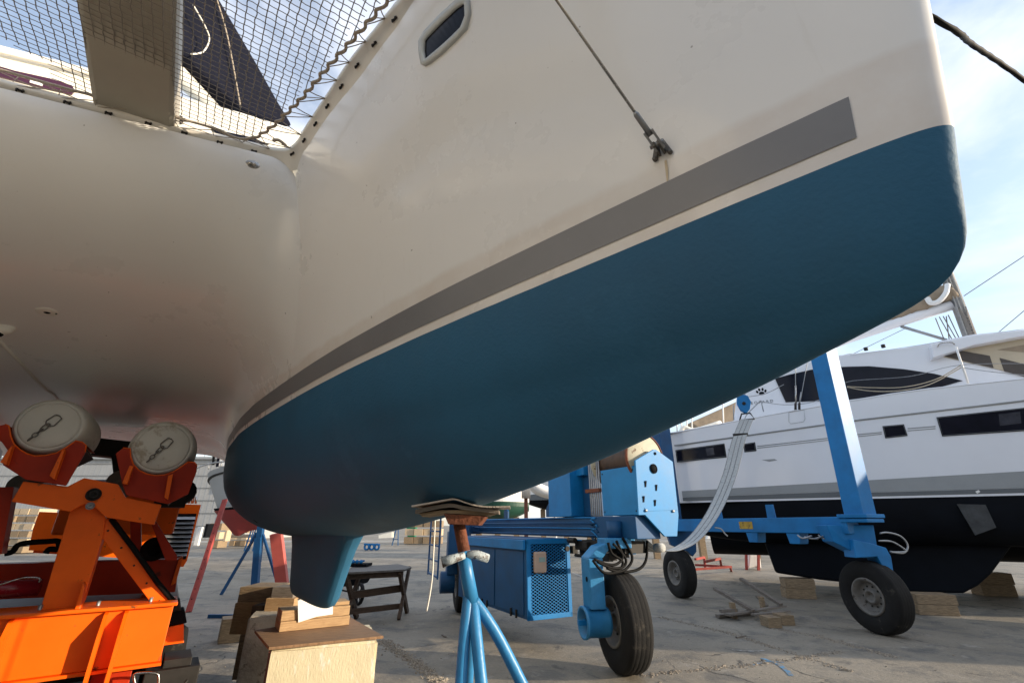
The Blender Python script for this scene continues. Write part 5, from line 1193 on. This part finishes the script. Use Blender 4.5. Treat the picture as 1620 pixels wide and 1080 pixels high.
for pts in ([(1525, 468), (1700, 352)], [(1578, 527), (1700, 424)]):
    b = MB(); b.tube([MP(*pts[0], -1.2), MP(*pts[1], -1.2)], .012, 6); b.build('stay', M['galv'], rb)
b = MB(); b.tube([MP(1345, 562, -1), MP(1435, 518, -.5)], .009, 5); b.build('stay', M['galv'], rb)
# second hull of the same boat
b = MB(); rows = []
for i in range(31):
    a = A0 + 1 + (A1 - A0 - 1) * i / 30; row = []
    for j in range(13):
        th = math.pi * j / 12; c_, s_ = math.cos(th), math.sin(th); row.append(RC(a, 4.6 - .7 * math.copysign(abs(c_) ** .75, c_), WLz - 1.45 * s_ ** .8))
    rows.append(row)
b.grid(rows); b.build('far_underbody', M['black'], rb)
b = MB(); b.prism([RC(A0 + 1, 3.9, WLz), RC(A1, 3.9, WLz), RC(A1, 5.3, WLz), RC(A0 + 1, 5.3, WLz)], UP * 1.6); b.build('far_hull', M['bwhite'], rb)
b = MB(); b.prism([RC(A0 + 1.6, 1.45, 2.9), RC(A1, 1.45, 2.9), RC(A1, 3.95, 2.9), RC(A0 + 1.6, 3.95, 2.9)], UP * .8); b.build('bridge_deck', M['bwhite'], rb)
# timber cribs under the keels
def cribstack(x0, x1, ybot, ytop, Y, label, n=2):
    t = thing('timber_crib', (atY((x0 + x1) / 2, ybot, Y).x, Y + .2, 0), label, 'timber crib', 'timber cribs under the white catamaran')
    lo = 0; hi = atY((x0 + x1) / 2, ytop, Y).z; a = atY(x0, ybot, Y).x; c = atY(x1, ybot, Y).x
    for k in range(n):
        b = MB(); b.box(((a + c) / 2 + (.03 if k % 2 else 0), Y + .22, lo + (hi - lo) * (k + .5) / n), (c - a, .44, (hi - lo) / n - .004), (Vector((.97, -.22, 0)), Vector((.22, .97, 0)), UP)); b.build('beam', M['wood2'], t, bevel=.008)
    return t
cribstack(1251, 1294, 945, 915, 12.0, 'shaded timber crib under the front end of the white catamaran keel')
cribstack(1467, 1523, 982, 940, 9.9, 'timber crib right of the hoist rear wheel under the keel')
cribstack(1566, 1612, 945, 906, 12.4, 'timber crib at the far right edge under the second hull')

# ================================================================== yard clutter
# broken pallet with two rails
pc = (atz(1140, 975, 0) + atz(1250, 980, 0)) / 2
pal = thing('wooden_pallet', pc, 'broken grey pallet with two rails sticking up on the open concrete', 'pallet')
b = MB()
def Z(x, y, z): return atz(x, y, z)
for (a, c, w_, h_) in ((Z(1135, 974, .04), Z(1198, 968, .04), .10, .05), (Z(1150, 972, .10), Z(1240, 958, .10), .12, .03), (Z(1192, 972, .10), Z(1246, 966, .10), .12, .03), (Z(1140, 966, .14), Z(1165, 964, .14), .07, .05)): b.bar(a, c, w_, h_)
b.build('deck_boards', M['wood3'], pal)
b = MB()
for (x, y) in ((1224, 984), (1245, 980)): b = MB(); q = Z(x, y, .08); b.box(q + Vector((0, .1, 0)), (.22, .28, .15)); b.build('bearer_block', M['wood2'], pal)
for (q, sz_) in ((Z(1160, 966, .12), (.08, .10, .28)), (Z(1206, 955, .12), (.07, .10, .26))): b = MB(); b.box(q, sz_); b.build('post', M['wood2'], pal)
for (a, c) in ((Z(1130, 930, .42), Z(1192, 966, .12)), (Z(1172, 915, .52), Z(1236, 956, .14))):
    b = MB(); b.bar(a, c, .09, .05); b.build('rail', M['wood3'], pal)
b = MB(); b.bar(Z(1198, 942, .22), Z(1213, 958, .06), .10, .03); b.build('slat', M['wood3'], pal)
# red trolley frame behind the wheel
tr_c = atz(1130, 905, 0); t = thing('steel_trolley', tr_c, 'low rusty red steel frame on the ground beyond the far hoist wheel', 'trolley frame')
b = MB()
Zr = lambda x, y, z: atz(x, y, z)
for a, c in ((Zr(1100, 893, .25), Zr(1155, 896, .25)), (Zr(1100, 900, .2), Zr(1157, 896, .25)), (Zr(1115, 888, .5), Zr(1139, 883, .55)), (Zr(1139, 883, .55), Zr(1141, 894, .28)), (Zr(1100, 884, .5), Zr(1114, 881, .5)), (Zr(1155, 896, .25), Zr(1157, 903, .0)), (Zr(1114, 881, .5), Zr(1116, 900, .1))): b.bar(a, c, .07, .07)
b.build('frame', M['redst'], t)
# shrouded post pair (wrapped equipment)
t0 = atz(1188, 901, 0); t = thing('wrapped_post', t0, 'white plastic-wrapped stand with brown post beyond the pallet', 'wrapped stand')
b = MB(); Y_ = t0.y; P = [atY(x, y, Y_) for x, y in [(1186, 855), (1200, 855), (1203, 880), (1205, 899), (1196, 896), (1184, 899), (1186, 880)]]; b.prism(P, (0, .35, 0)); b.build('wrapping', M['white'], t, bevel=.03)
b = MB(); b.bar(atY(1180, 856, Y_), atY(1181, 901, Y_), .08, .08); b.bar(atY(1200, 856, Y_ - .15), atY(1200, 904, Y_ - .15), .08, .08); b.build('posts', M['redst'], t)
# workbench
wb0 = atz(600, 990, 0); t = thing('workbench', (wb0.x, 9.6, 0), 'dark wooden workbench with crossed legs left of the blue hoist', 'workbench')
Yw = 9.3
b = MB(); z_t = atY(590, 904, Yw).z; P = [atz(545, 908, z_t), atz(556, 899, z_t), atz(630, 894, z_t), atz(651, 899, z_t), atz(640, 903, z_t)]
b.prism([Vector((p.x, p.y, z_t)) for p in P], (0, 0, .03)); b.build('table_top', M['bench'], t)
xa, xb = atY(557, 930, Yw).x, atY(637, 930, Yw + .5).x
for xx, yy in ((xa, Yw), (xb, Yw + .55)):
    for sgn in (1, -1):
        b = MB(); b.bar(Vector((xx, yy - .0 + .42 * sgn, z_t - .01)), Vector((xx + .04, yy - .36 * sgn, 0)), .055, .10); b.build('leg', M['dwood'], t)
b = MB(); b.bar(Vector((xa - .1, Yw - .3, z_t - .05)), Vector((xb + .05, Yw + .2, z_t - .05)), .05, .10); b.bar(Vector((xa, Yw, .42)), Vector((xb, Yw + .5, .48)), .05, .12); b.bar(Vector((xa, Yw, .16)), Vector((xb, Yw + .5, .18)), .04, .09); b.build('stretcher', M['dwood'], t)
b = MB(); q = atz(562, 896, z_t + .03); b.box(q + Vector((-.1, .1, .03)), (.7, .4, .05)); tag(b.build('tool_tray', M['grate'], org=q), 'black tool tray standing on the workbench', 'tray')
b = MB(); q2 = q + Vector((-.12, -.05, .06))
for k in range(4): b.lathe(q2 + Vector((k * .08, 0, .03)), Vector((.3, -1, .2)), [(0, .05), (.035, .05), (.035, -.04), (0, -.04)], 10)
b.bar(q2 + Vector((-.05, 0, .02)), q2 + Vector((.3, .03, .05)), .03, .03); tag(b.build('hand_tools', M['hoist'], org=q2), 'small blue hand tools lying in the tray', 'tools')
# wheelbarrow behind
wq = atz(566, 957, 0); t = thing('wheelbarrow', wq, 'dark wheelbarrow with spoked wheel half hidden behind the keel', 'wheelbarrow')
b = MB(); cw_ = wq + UP * .22; b.lathe(cw_, Vector((.75, .65, 0)), [(.17, -.03), (.21, -.035), (.22, 0), (.21, .035), (.17, .03), (.165, 0)], 24, close=True); b.build('tyre', M['tyre'], t)
b = MB(); uu, vv = frame_of(Vector((.75, .65, 0)))
for k in range(6):
    a = math.pi / 3 * k; b.tube([cw_, cw_ + (uu * math.cos(a) + vv * math.sin(a)) * .17], .01, 6)
b.lathe(cw_, Vector((.75, .65, 0)), [(0, -.06), (.035, -.06), (.035, .06), (0, .06)], 12); b.build('spokes', M['darkst'], t)
b = MB(); b.prism([cw_ + Vector(p) for p in ((-.1, .1, .15), (-.75, .0, .1), (-.95, -.05, .42), (.05, .1, .42))], (.1, .5, 0)); b.build('tray', M['grate'], t, bevel=.03)
b = MB(); b.tube([cw_, cw_ + Vector((-1.3, -.1, .25))], .018, 6); b.tube([cw_ + Vector((-.7, 0, .1)), cw_ + Vector((-.75, 0, -.22))], .016, 6); b.build('frame_tubes', M['darkst'], t)
# blue tripod stand behind
bs0 = atz(400, 945, 0); t = thing('boat_stand', (bs0.x + .1, bs0.y, 0), 'dark blue tripod boat stand standing behind the left end of the hull', 'boat stand')
Yb = bs0.y + .5
def BP(x, y, Y=None): return atY(x, y, Y or Yb)
b = MB(); b.bar(BP(413, 832), BP(407, 889), .14, .14, Vector((0, 1, 0))); b.build('inner_post', M['hoistd'], t)
b = MB(); b.bar(BP(409, 850, Yb - .05), BP(402, 945, Yb - .05), .16, .12, Vector((0, 1, 0))); b.build('outer_post', M['hoistd'], t)
for a, c in (((407, 842), (330, 974)), ((416, 845), (440, 925))):
    b = MB(); p1, p2 = BP(*a), BP(*c); p2 = p1 + (p2 - p1) * (p1.z / max(.01, p1.z - p2.z)) if p2.z < p1.z else p2
    b.bar(p1, p2, .07, .05); b.build('leg', M['hoistd'], t)
b = MB(); p1 = atz(330, 974, .03); b.bar(p1, Vector((p1.x + 1.1, p1.y, .03)), .06, .06); b.build('foot_bar', M['hoistd'], t)
# boat with red bottom
Yr = 22
def QP(x, y, Y=Yr): return atY(x, y, Y)
t = thing('motor_yacht', (QP(350, 850).x, Yr + 1.5, 0), 'grey white motor yacht with dark red bottom beyond the orange transporter', 'motor yacht')
bowp = [(296, 752), (308, 744), (330, 737), (352, 732), (395, 726), (470, 720)]
def boat_side(top, bot_, wd0, wd1, name, m_, par, Yc):
    b = MB(); rows = []
    T = catmull([QP(x, y, Yc) for x, y in top], 5); Bt = catmull([QP(x, y, Yc) for x, y in bot_], 5); n = len(T)
    for sg in (-1, 1):
        rows = []
        for i in range(n):
            e = (i / (n - 1)) ** .6; rows.append([T[i] + Vector((0, sg * wd0 * e + wd0, 0)), T[i].lerp(Bt[i], .5) + Vector((0, sg * (wd0 * .55 + wd1 * .45) * e + wd0, 0)), Bt[i] + Vector((0, sg * wd1 * e + wd0, 0))])
        b.grid(rows)
    b.grid([[T[i] + Vector((0, sg * wd0 * (i / (n - 1)) ** .6 + wd0, 0)) for sg in (-1, 1)] for i in range(n)], False)
    return b.build(name, m_, par)
h1 = boat_side([(302,752),(312,744),(335,738),(380,731),(470,724)], [(316,802),(325,802),(345,801),(385,799),(470,797)], 1.5, 1.2, 'hull', M['greywall'], t, Yr)
boat_side([(300,760),(312,752),(335,746),(380,739),(470,732)][0:5], [(303,764),(314,756),(336,749),(380,742),(470,735)], 1.55, 1.55, 'rub_rail', M['darkst'], h1, Yr)
boat_side([(316,803),(325,803),(345,802),(385,800),(470,798)], [(317,806.5),(326,806.5),(346,805.5),(386,803.5),(470,801)], 1.24, 1.22, 'boot_stripe', M['grate'], h1, Yr)
boat_side([(317,807),(326,807),(346,806),(386,804),(470,801)], [(328,823),(340,838),(352,848),(380,838),(460,832)], 1.2, .1, 'underbody', M['redaf'], h1, Yr)
b = MB(); b.prism([QP(x, y, Yr + .7) for x, y in [(343, 738), (349, 700), (360, 692), (420, 690), (420, 735)]], (0, 1.6, 0)); wh = b.build('wheelhouse', M['white'], t, bevel=.04)
b = MB(); b.prism([QP(x, y, Yr + .65) for x, y in [(341, 738), (346, 712), (349, 712), (345, 738)]], (0, .04, 0)); b.build('window', M['glass'], wh)
b = MB(); b.tube(catmull([QP(304, 744), QP(322, 736), QP(345, 731), QP(400, 725)], 5), .035, 6)
for x, y0, y1 in ((310, 750, 741), (330, 742, 733.5), (350, 738, 730)): b.tube([QP(x, y0), QP(x, y1)], .025, 6)
b.build('bow_rail', M['galv'], t)
b = MB(); b.lathe(QP(340, 704, Yr + 1), UP, [(0, .15), (.13, .12), (.15, 0), (.13, -.12), (0, -.15)], 12); b.tube([QP(337, 735, Yr + 1), QP(340, 700, Yr + 1)], .06, 8); b.build('searchlight', M['darkst'], t)
# red stands: two long props
b = MB(); p1, p2 = atY(352, 795, 20), atz(298, 968, 0)
rs = thing('red_prop', p2, 'long sloping red steel prop reaching from the ground to the red yacht bottom', 'prop', 'red steel props under the motor yacht')
b = MB(); top_ = atY(356, 790, p2.y + 1.2); b.bar(p2, top_, .10, .06, Vector((0, 1, 0))); b.build('post', M['redst'], rs, bevel=.004)
for k in range(9): 
    q = p2.lerp(top_, .1 + k * .08) + Vector((0, -.035, 0)); b = MB(); b.lathe(q, Vector((0, -1, 0)), [(0, .002), (.012, .002), (.012, 0)], 8); b.build('hole', M['grate'], rs)
p2 = atz(450, 952, 0); rs = thing('red_prop', p2, 'steep red steel prop close to the left of the blue keel', 'prop', 'red steel props under the motor yacht')
b = MB(); top_ = atY(437, 843, p2.y - .3); b.bar(p2, top_, .26, .12, Vector((0, 1, 0))); b.build('post', mat('salmon_paint', (.48, .10, .08), rough=.55, var=.12, spots=(.2, .05, .04), spot_amt=.2), rs, bevel=.01)

# distant yard: kerb, timber stacks, frames, bins
Yf = 38
def FP(x, y, Y=Yf): return atY(x, y, Y)
def fbox(name, x0, x1, ytop, ybot, Y, dep, m_, label, cat, group=None, parts=None):
    a = atY(x0, ybot, Y); c = atY(x1, ytop, Y); b = MB(); zlo = max(0, a.z); b.box(((a.x + c.x) / 2, Y + dep / 2, (zlo + c.z) / 2), (abs(c.x - a.x), dep, c.z - zlo)); return tag(b.build(name, m_, org=((a.x + c.x) / 2, Y + dep / 2, zlo), bevel=.03), label, cat, group)
def stack(x0, x1, ytop, ybot, Y, rows_, cols, m_, label, group):
    a = atY(x0, ybot, Y); c = atY(x1, ytop, Y); w_, h_ = c.x - a.x, c.z; t = thing('timber_stack', ((a.x + c.x) / 2, Y, 0), label, 'timber stack', group); rnd = random.Random(int(x0))
    for i in range(rows_):
        b = MB()
        for j in range(cols): b.box((a.x + w_ * (j + .5) / cols, Y + .6 + rnd.uniform(-.1, .1), h_ * (i + .5) / rows_), (w_ / cols * .93, 1.2, h_ / rows_ * .8))
        b.build('layer', m_ if i % 2 else M['wood2'], t)
    return t
gts = 'timber stacks along the far edge of the yard'
M['palewood'] = wood('pale_timber', (.38, .28, .17), (.58, .46, .31), (3, 3, 20))
stack(-30, 62, 803, 846, 30, 6, 5, M['palewood'], 'tall stack of pale boards seen through the orange frame at left edge', gts)
stack(330, 352, 826, 846, 36, 3, 2, M['palewood'], 'short stack of boards beneath the red yacht bottom', gts)
stack(366, 396, 824, 845, 40, 4, 3, M['palewood'], 'stack of boards right of the sloping red prop', gts)
stack(640, 700, 822, 840, 44, 3, 4, M['palewood'], 'long low stack of reddish boards behind the blue hoist ladder', gts)
fbox('carton', 352, 360, 838, 856, 34, .6, M['palewood'], 'small tan box on the ground beneath the red yacht', 'box')
fbox('concrete_slab', 356, 400, 845, 850, 37, 1.2, M['wood3'], 'low grey pile lying beyond the red prop', 'pile')
fbox('leaning_sheet', 305, 320, 833, 863, 26, .15, M['white'], 'white panel leaning behind the orange radiator', 'panel')
fbox('dark_drum', 320, 330, 828, 850, 28, .6, M['grate'], 'dark drum standing beside the white panel', 'drum')
# green bin
bc = FP(648, 853, 46); t = thing('green_bin', (bc.x, bc.y, 0), 'green bin standing at the far edge of the yard', 'bin')
b = MB(); a_, c_ = FP(643, 832, 46), FP(658, 832, 46); lo1, lo2 = FP(645.5, 854, 46), FP(655, 854, 46); b.prism([a_, c_, Vector((lo2.x, lo2.y, .1)), Vector((lo1.x, lo1.y, .1))], (0, .8, 0)); b.build('body', M['green'], t, bevel=.03)
b = MB(); b.box((a_ + c_) / 2 + Vector((0, .4, .06)), ((c_ - a_).length + .12, .95, .09)); b.build('lid', M['dgreen'], t, bevel=.02)
for k in (-.25, .25): b = MB(); b.lathe(Vector((bc.x + k, bc.y + .1, .1)), Vector((1, 0, 0)), [(0, -.04), (.1, -.04), (.1, .04), (0, .04)], 12); b.build('wheel', M['tyre'], t)
# yellowish wedge panel and small frames
b = MB(); b.prism([FP(x, y, 42) for x, y in [(599, 846), (620, 841), (620, 850), (599, 851)]], (0, .6, 0)); tag(b.build('cream_wedge', M['cream'], org=FP(610, 851, 42)), 'cream wedge shaped board lying beyond the workbench', 'board')
def trestle(x0, x1, ytop, ybot, Y, label, m_=M['hoistd'], group='blue steel stands at the far edge of the yard'):
    a = atY(x0, ybot, Y); c = atY(x1, ytop, Y); t = thing('steel_stand', ((a.x + c.x) / 2, Y, 0), label, 'steel stand', group); n = max(1, round((x1 - x0) / 10))
    for i in range(n):
        xa_ = a.x + (c.x - a.x) * i / n; xb_ = a.x + (c.x - a.x) * (i + 1) / n; xm = (xa_ + xb_) / 2
        for q in (xa_, xb_):
            b = MB(); b.bar(Vector((q, Y, 0)), Vector((xm + (q - xm) * .3, Y + .3, c.z)), .07, .07); b.build('leg', m_, t)
        b = MB(); b.bar(Vector((xa_, Y, c.z * .35)), Vector((xb_, Y, c.z * .35)), .05, .05); b.build('crossbar', m_, t)
trestle(389, 415, 828, 858, 33, 'row of blue steel stands between the red prop and the dark blue tripod')
trestle(621, 632, 835, 853, 42, 'single small blue stand beside the cream wedge')
b = MB(); q = FP(588, 856, 34); 
for k in range(3): b.lathe(Vector((q.x - .3 + k * .35, q.y, .22)), Vector((.3, 1, 0)), [(.12, -.05), (.22, -.05), (.22, .05), (.12, .05)], 14, close=True)
b.bar(Vector((q.x - .5, q.y, .4)), Vector((q.x + .6, q.y, .35)), .1, .1); tag(b.build('hand_trolley', M['hoist'], org=(q.x, q.y, 0)), 'small blue wheeled trolley at the yard edge above the workbench', 'trolley')
# long low kerb at the back of the yard, in front of clutter
kz = [(-60, 44), (30, 47), (60, 50)]
b = MB(); b.prism([Vector((-70, 47, 0)), Vector((70, 52, 0)), Vector((70, 53, 0)), Vector((-70, 48, 0))], UP * .14); tag(b.build('kerb', M['greywall']), kind='structure')
# warehouse
t = thing('warehouse', (-48, 62, 0), 'long grey corrugated warehouse with roof rail behind the motor yacht', 'warehouse')
b = MB(); x0, x1, Yh, hh = -90, -33, 60, 9.6; n = 160
for i in range(n):
    xa_ = x0 + (x1 - x0) * i / n; xb_ = x0 + (x1 - x0) * (i + 1) / n; d_ = .02 if i % 2 else 0; b.add([(xa_, Yh - d_, 0), (xb_, Yh - d_, 0), (xb_, Yh - d_, hh), (xa_, Yh - d_, hh), (xb_, Yh, 0), (xb_, Yh, hh)], [(0, 1, 2, 3)])
b.box(((x0 + x1) / 2, Yh + 10.1, hh / 2), (x1 - x0, 20, hh)); b.build('wall', M['greywall'], t)
b = MB()
for k in range(6): b.box(((x0 + x1) / 2, Yh - .1, 1.5 + k * 1.5), (x1 - x0, .04, .05))
b.build('panel_joints', M['bdgrey'], t)
b = MB(); b.box(((x0 + x1) / 2, Yh - .15, hh + .1), (x1 - x0 + .4, .5, .3)); b.build('parapet', M['bgrey'], t)
b = MB(); b.bar(Vector((x0, Yh, hh + 1.2)), Vector((x1, Yh, hh + 1.2)), .06, .06); b.bar(Vector((x0, Yh, hh + .75)), Vector((x1, Yh, hh + .75)), .05, .05)
for k in range(40): xx = x0 + (x1 - x0) * k / 39; b.bar(Vector((xx, Yh, hh + .2)), Vector((xx, Yh, hh + 1.2)), .05, .05)
b.build('roof_rail', M['galv'], t)
for k in range(7):
    b = MB(); b.box((x0 + 6 + k * 8, Yh - .12, 6.2), (3.4, .1, 1.6)); b.build('window', M['glass'], t)

# distant boats seen between hull and hoist
def far_boat(name, x0, x1, yw, ydeck, Y, lab, stripe, cabin=True, mastx=None, grp='boats standing in the far part of the yard', boot=None):
    a = atY(x0, yw, Y); c = atY(x1, yw, Y); zd = atY((x0 + x1) / 2, ydeck, Y).z; zw = a.z; L_ = c.x - a.x; t = thing(name, ((a.x + c.x) / 2, Y + 1.4, 0), lab, 'boat', grp)
    def sec(z_f, wd, zz): return None
    b = MB(); rows = []
    for i in range(21):
        e = i / 20; bw2 = 1.5 * math.sin(math.pi * min(1, .12 + e * .75)) ; row = []
        for j in range(9):
            th = math.pi * j / 8; c_, s_ = math.cos(th), math.sin(th); row.append(Vector((a.x + L_ * e, Y + 1.5 - bw2 * math.copysign(abs(c_) ** .6, c_), zw - .7 * s_ * math.sin(math.pi * min(1, .1 + e * .8)))))
        rows.append(row)
    b.grid(rows); h_ = b.build('underbody', boot or M['black'], t)
    b = MB(); rows = []
    for i in range(21):
        e = i / 20; bw2 = 1.5 * math.sin(math.pi * min(1, .12 + e * .75)); x_ = a.x + L_ * e
        rows.append([Vector((x_, Y + 1.5 - bw2, zw)), Vector((x_ - .25 * (1 - e), Y + 1.5 - bw2 * 1.1, zd + .2 * (1 - e))), Vector((x_ - .25 * (1 - e), Y + 1.5 + bw2 * 1.1, zd + .2 * (1 - e))), Vector((x_, Y + 1.5 + bw2, zw))])
    b.grid(rows, False); b.build('hull', M['white'], t)
    b = MB(); 
    rows = [[Vector((a.x + L_ * i / 20, Y + 1.5 - 1.5 * math.sin(math.pi * min(1, .12 + i / 20 * .75)) * (1 + .1 * q) - .03, zw + (zd - zw) * q)) for q in (.0, .25)] for i in range(21)]
    b.grid(rows, False); b.build('stripe', stripe, t)
    if cabin:
        b = MB(); b.prism([Vector((a.x + L_ * .35, Y + .9, zd)), Vector((a.x + L_ * .42, Y + .9, zd + .7)), Vector((a.x + L_ * .75, Y + .9, zd + .75)), Vector((a.x + L_ * .8, Y + .9, zd))], (0, 1.3, 0)); cb_ = b.build('cabin', M['white'], t, bevel=.04)
        b = MB(); b.prism([Vector((a.x + L_ * .45, Y + .86, zd + .25)), Vector((a.x + L_ * .47, Y + .86, zd + .5)), Vector((a.x + L_ * .72, Y + .86, zd + .52)), Vector((a.x + L_ * .72, Y + .86, zd + .25))], (0, .03, 0)); b.build('window', M['glass'], cb_)
    b = MB()
    for q in (.2, .5, .8): b.bar(Vector((a.x + L_ * q, Y + 1.5, 0)), Vector((a.x + L_ * q, Y + 1.5, zw - .5)), .3, .3)
    b.build('prop', M['wood2'], t)
    if mastx is not None: b = MB(); m_ = a.x + L_ * mastx; b.tube([Vector((m_, Y + 1.5, zd)), Vector((m_, Y + 1.5, zd + 11))], .09, 8); b.build('mast', M['galv'], t)
    return t
far_boat('sailing_boat', 735, 838, 800, 772, 24, 'white boat with green boot stripe beyond the blue engine housing', M['dgreen'], False, boot=M['dgreen'])
far_boat('sailing_boat', 836, 960, 790, 752, 30, 'white boat half hidden by the blue valve housing', M['bdgrey'], True)
# inflatable dinghy on the far boat
dq = atY(858, 775, 22); b = MB(); b.tube(catmull([dq + Vector((-.45, 0, .28)), dq + Vector((-.1, 0, .05)), dq + Vector((.5, .05, -.12)), dq + Vector((1.8, .1, -.3))], 6), .24, 14); b.tube(catmull([dq + Vector((-.45, .9, .28)), dq + Vector((-.1, .9, .05)), dq + Vector((.5, .95, -.12)), dq + Vector((1.8, 1, -.3))], 6), .24, 14); b.prism([dq + Vector((-.4, .1, .1)), dq + Vector((1.8, .2, -.4)), dq + Vector((1.8, .9, -.4)), dq + Vector((-.4, .8, .1))], (0, 0, .05)); 
b.tube([dq + Vector((.6, .5, -.4)), Vector((dq.x + .6, dq.y + .5, 0))], .06, 8)
tag(b.build('inflatable_dinghy', M['white'], org=(dq.x, dq.y, 0)), 'pale grey inflatable dinghy tilted beside the blue valve housing', 'dinghy')
vp = atY(832, 815, 12); t = thing('vent_post', (vp.x, vp.y, 0), 'thin brown post with cream cap rising over the hoist pipes', 'post')
b = MB(); b.tube([Vector((vp.x, vp.y, 0)), atY(832, 787, 12)], .05, 10); b.build('post', M['rust'], t)
b = MB(); q = atY(832, 780, 12); b.lathe(q, UP, [(0, .14), (.10, .14), (.115, .1), (.115, -.12), (0, -.12)], 16); b.build('cap', M['cwhite'], t)
# tan covered sailing boat left of the white catamaran
Yk = 24
t = thing('covered_sailboat', (atY(1110, 690, Yk).x, Yk, 0), 'sailing boat with tan boom cover beyond the bow of the white catamaran', 'sailing boat')
b = MB(); b.prism([atY(x, y, Yk) for x, y in [(1010, 705), (1060, 690), (1160, 668), (1210, 655), (1210, 760), (1080, 790)]], (0, 3, 0)); hh_ = b.build('hull', M['white'], t, bevel=.06)
b = MB(); b.prism([atY(x, y, Yk + .5) for x, y in [(1092, 668), (1128, 652), (1172, 632), (1185, 640), (1168, 664), (1110, 680)]], (0, .9, 0)); b.build('boom_cover', M['tan'], t, bevel=.06)
b = MB(); b.tube(catmull([atY(1075, 690, Yk - .1), atY(1082, 676, Yk - .1), atY(1100, 680, Yk - .1), atY(1140, 668, Yk - .1)], 4), .12, 8); b.build('rolled_sail', M['cream'], t)
for x in (1072, 1079, 1088, 1096, 1146): b = MB(); b.tube([atY(x, 700, Yk), atY(x - 3, 630, Yk)], .035, 6); b.build('stanchion', M['white'], t)
b = MB()
for x in (1030, 1100, 1180): q = atY(x, 790, Yk + 1.5); b.bar(Vector((q.x, q.y, 0)), q, .3, .3)
b.build('prop', M['wood2'], t)
# small white notice stand beyond the far hoist wheel
wq = atz(1125, 855, 0); b = MB(); Y_ = 36; b.prism([atY(x, y, Y_) for x, y in [(1119, 852), (1124, 838), (1130, 838), (1131, 852)]], (0, .3, 0)); tag(b.build('white_sign_stand', M['white'], org=atY(1125, 852, Y_)), 'small white A-frame on the ground beyond the sling', 'stand')


# unseen shed added behind and left of the viewer to block low sky light
t = thing('sky_block_shed', (-4, -13, 0), 'unseen grey shed with dark doors, added to block low sky light', 'shed')
b = MB(); b.box((-4, -17, 4.2), (44, 8, 8.4)); b.box((-22, -2, 4.2), (8, 22, 8.4)); b.build('wall', M['bgrey'], t)
b = MB(); b.box((-4, -17, 8.6), (45, 9, .3)); b.box((-22, -2, 8.55), (9, 23, .3)); b.build('roof', M['bdgrey'], t)
for k in range(5): b = MB(); b.box((-20 + k * 8, -12.97, 2.6), (5, .08, 5.2)); b.build('door', M['brown'], t)
for k in range(2): b = MB(); b.box((-17.97, -6 + k * 8, 2.4), (.08, 4.5, 4.8)); b.build('door', M['brown'], t)


# faded spray marks on the slab
M['mark'] = mat('faded_paint', (.07, .20, .34), rough=.8, var=.4, vs=20, spots=(.20, .18, .155), spot_amt=.62, spot_scale=14)
M['wmark'] = mat('faded_white_paint', (.42, .41, .38), rough=.8, var=.3, vs=20, spots=(.20, .18, .155), spot_amt=.66, spot_scale=16)
def gmark(px, wd, m_):
    b = MB(); P = catmull([atz(x, y, .004) for x, y in px], 5); rows = []
    for i, p in enumerate(P):
        d = (P[min(i+1, len(P)-1)] - P[max(i-1, 0)]).normalized(); nrm = Vector((-d.y, d.x, 0)); rows.append([p - nrm * wd, p + nrm * wd])
    b.grid(rows, False); tag(b.build('paint_mark', m_), kind='structure')
gmark([(1205, 1040), (1228, 1048), (1245, 1060), (1252, 1068)], .03, M['mark']); gmark([(1190, 1052), (1212, 1045), (1240, 1047)], .018, M['mark'])
gmark([(1158, 1027), (1186, 1029), (1210, 1028)], .02, M['wmark']); gmark([(1000, 940), (930, 915), (905, 905)], .05, M['wmark'])
# cut timber scraps and litter lying about under the hulls
rnd = random.Random(21)
for (x, y, l_, lab) in ((1165, 1009, .22, 'short stick of wood on the open concrete left of the broken pallet'), (705, 1008, .15, 'small wood chip lying left of the foreground stand'), (1010, 972, .18, 'dark scrap lying on the slab right of the front hoist wheel')):
    q = atz(x, y, 0); b = MB(); a = rnd.random() * 3; b.bar(q + Vector((0, 0, .012)), q + Vector((math.cos(a) * l_, math.sin(a) * l_, .012)), .03, .02); tag(b.build('wood_scrap', M['wood3'] if x != 1010 else M['grate'], org=q), lab, 'wood scrap')
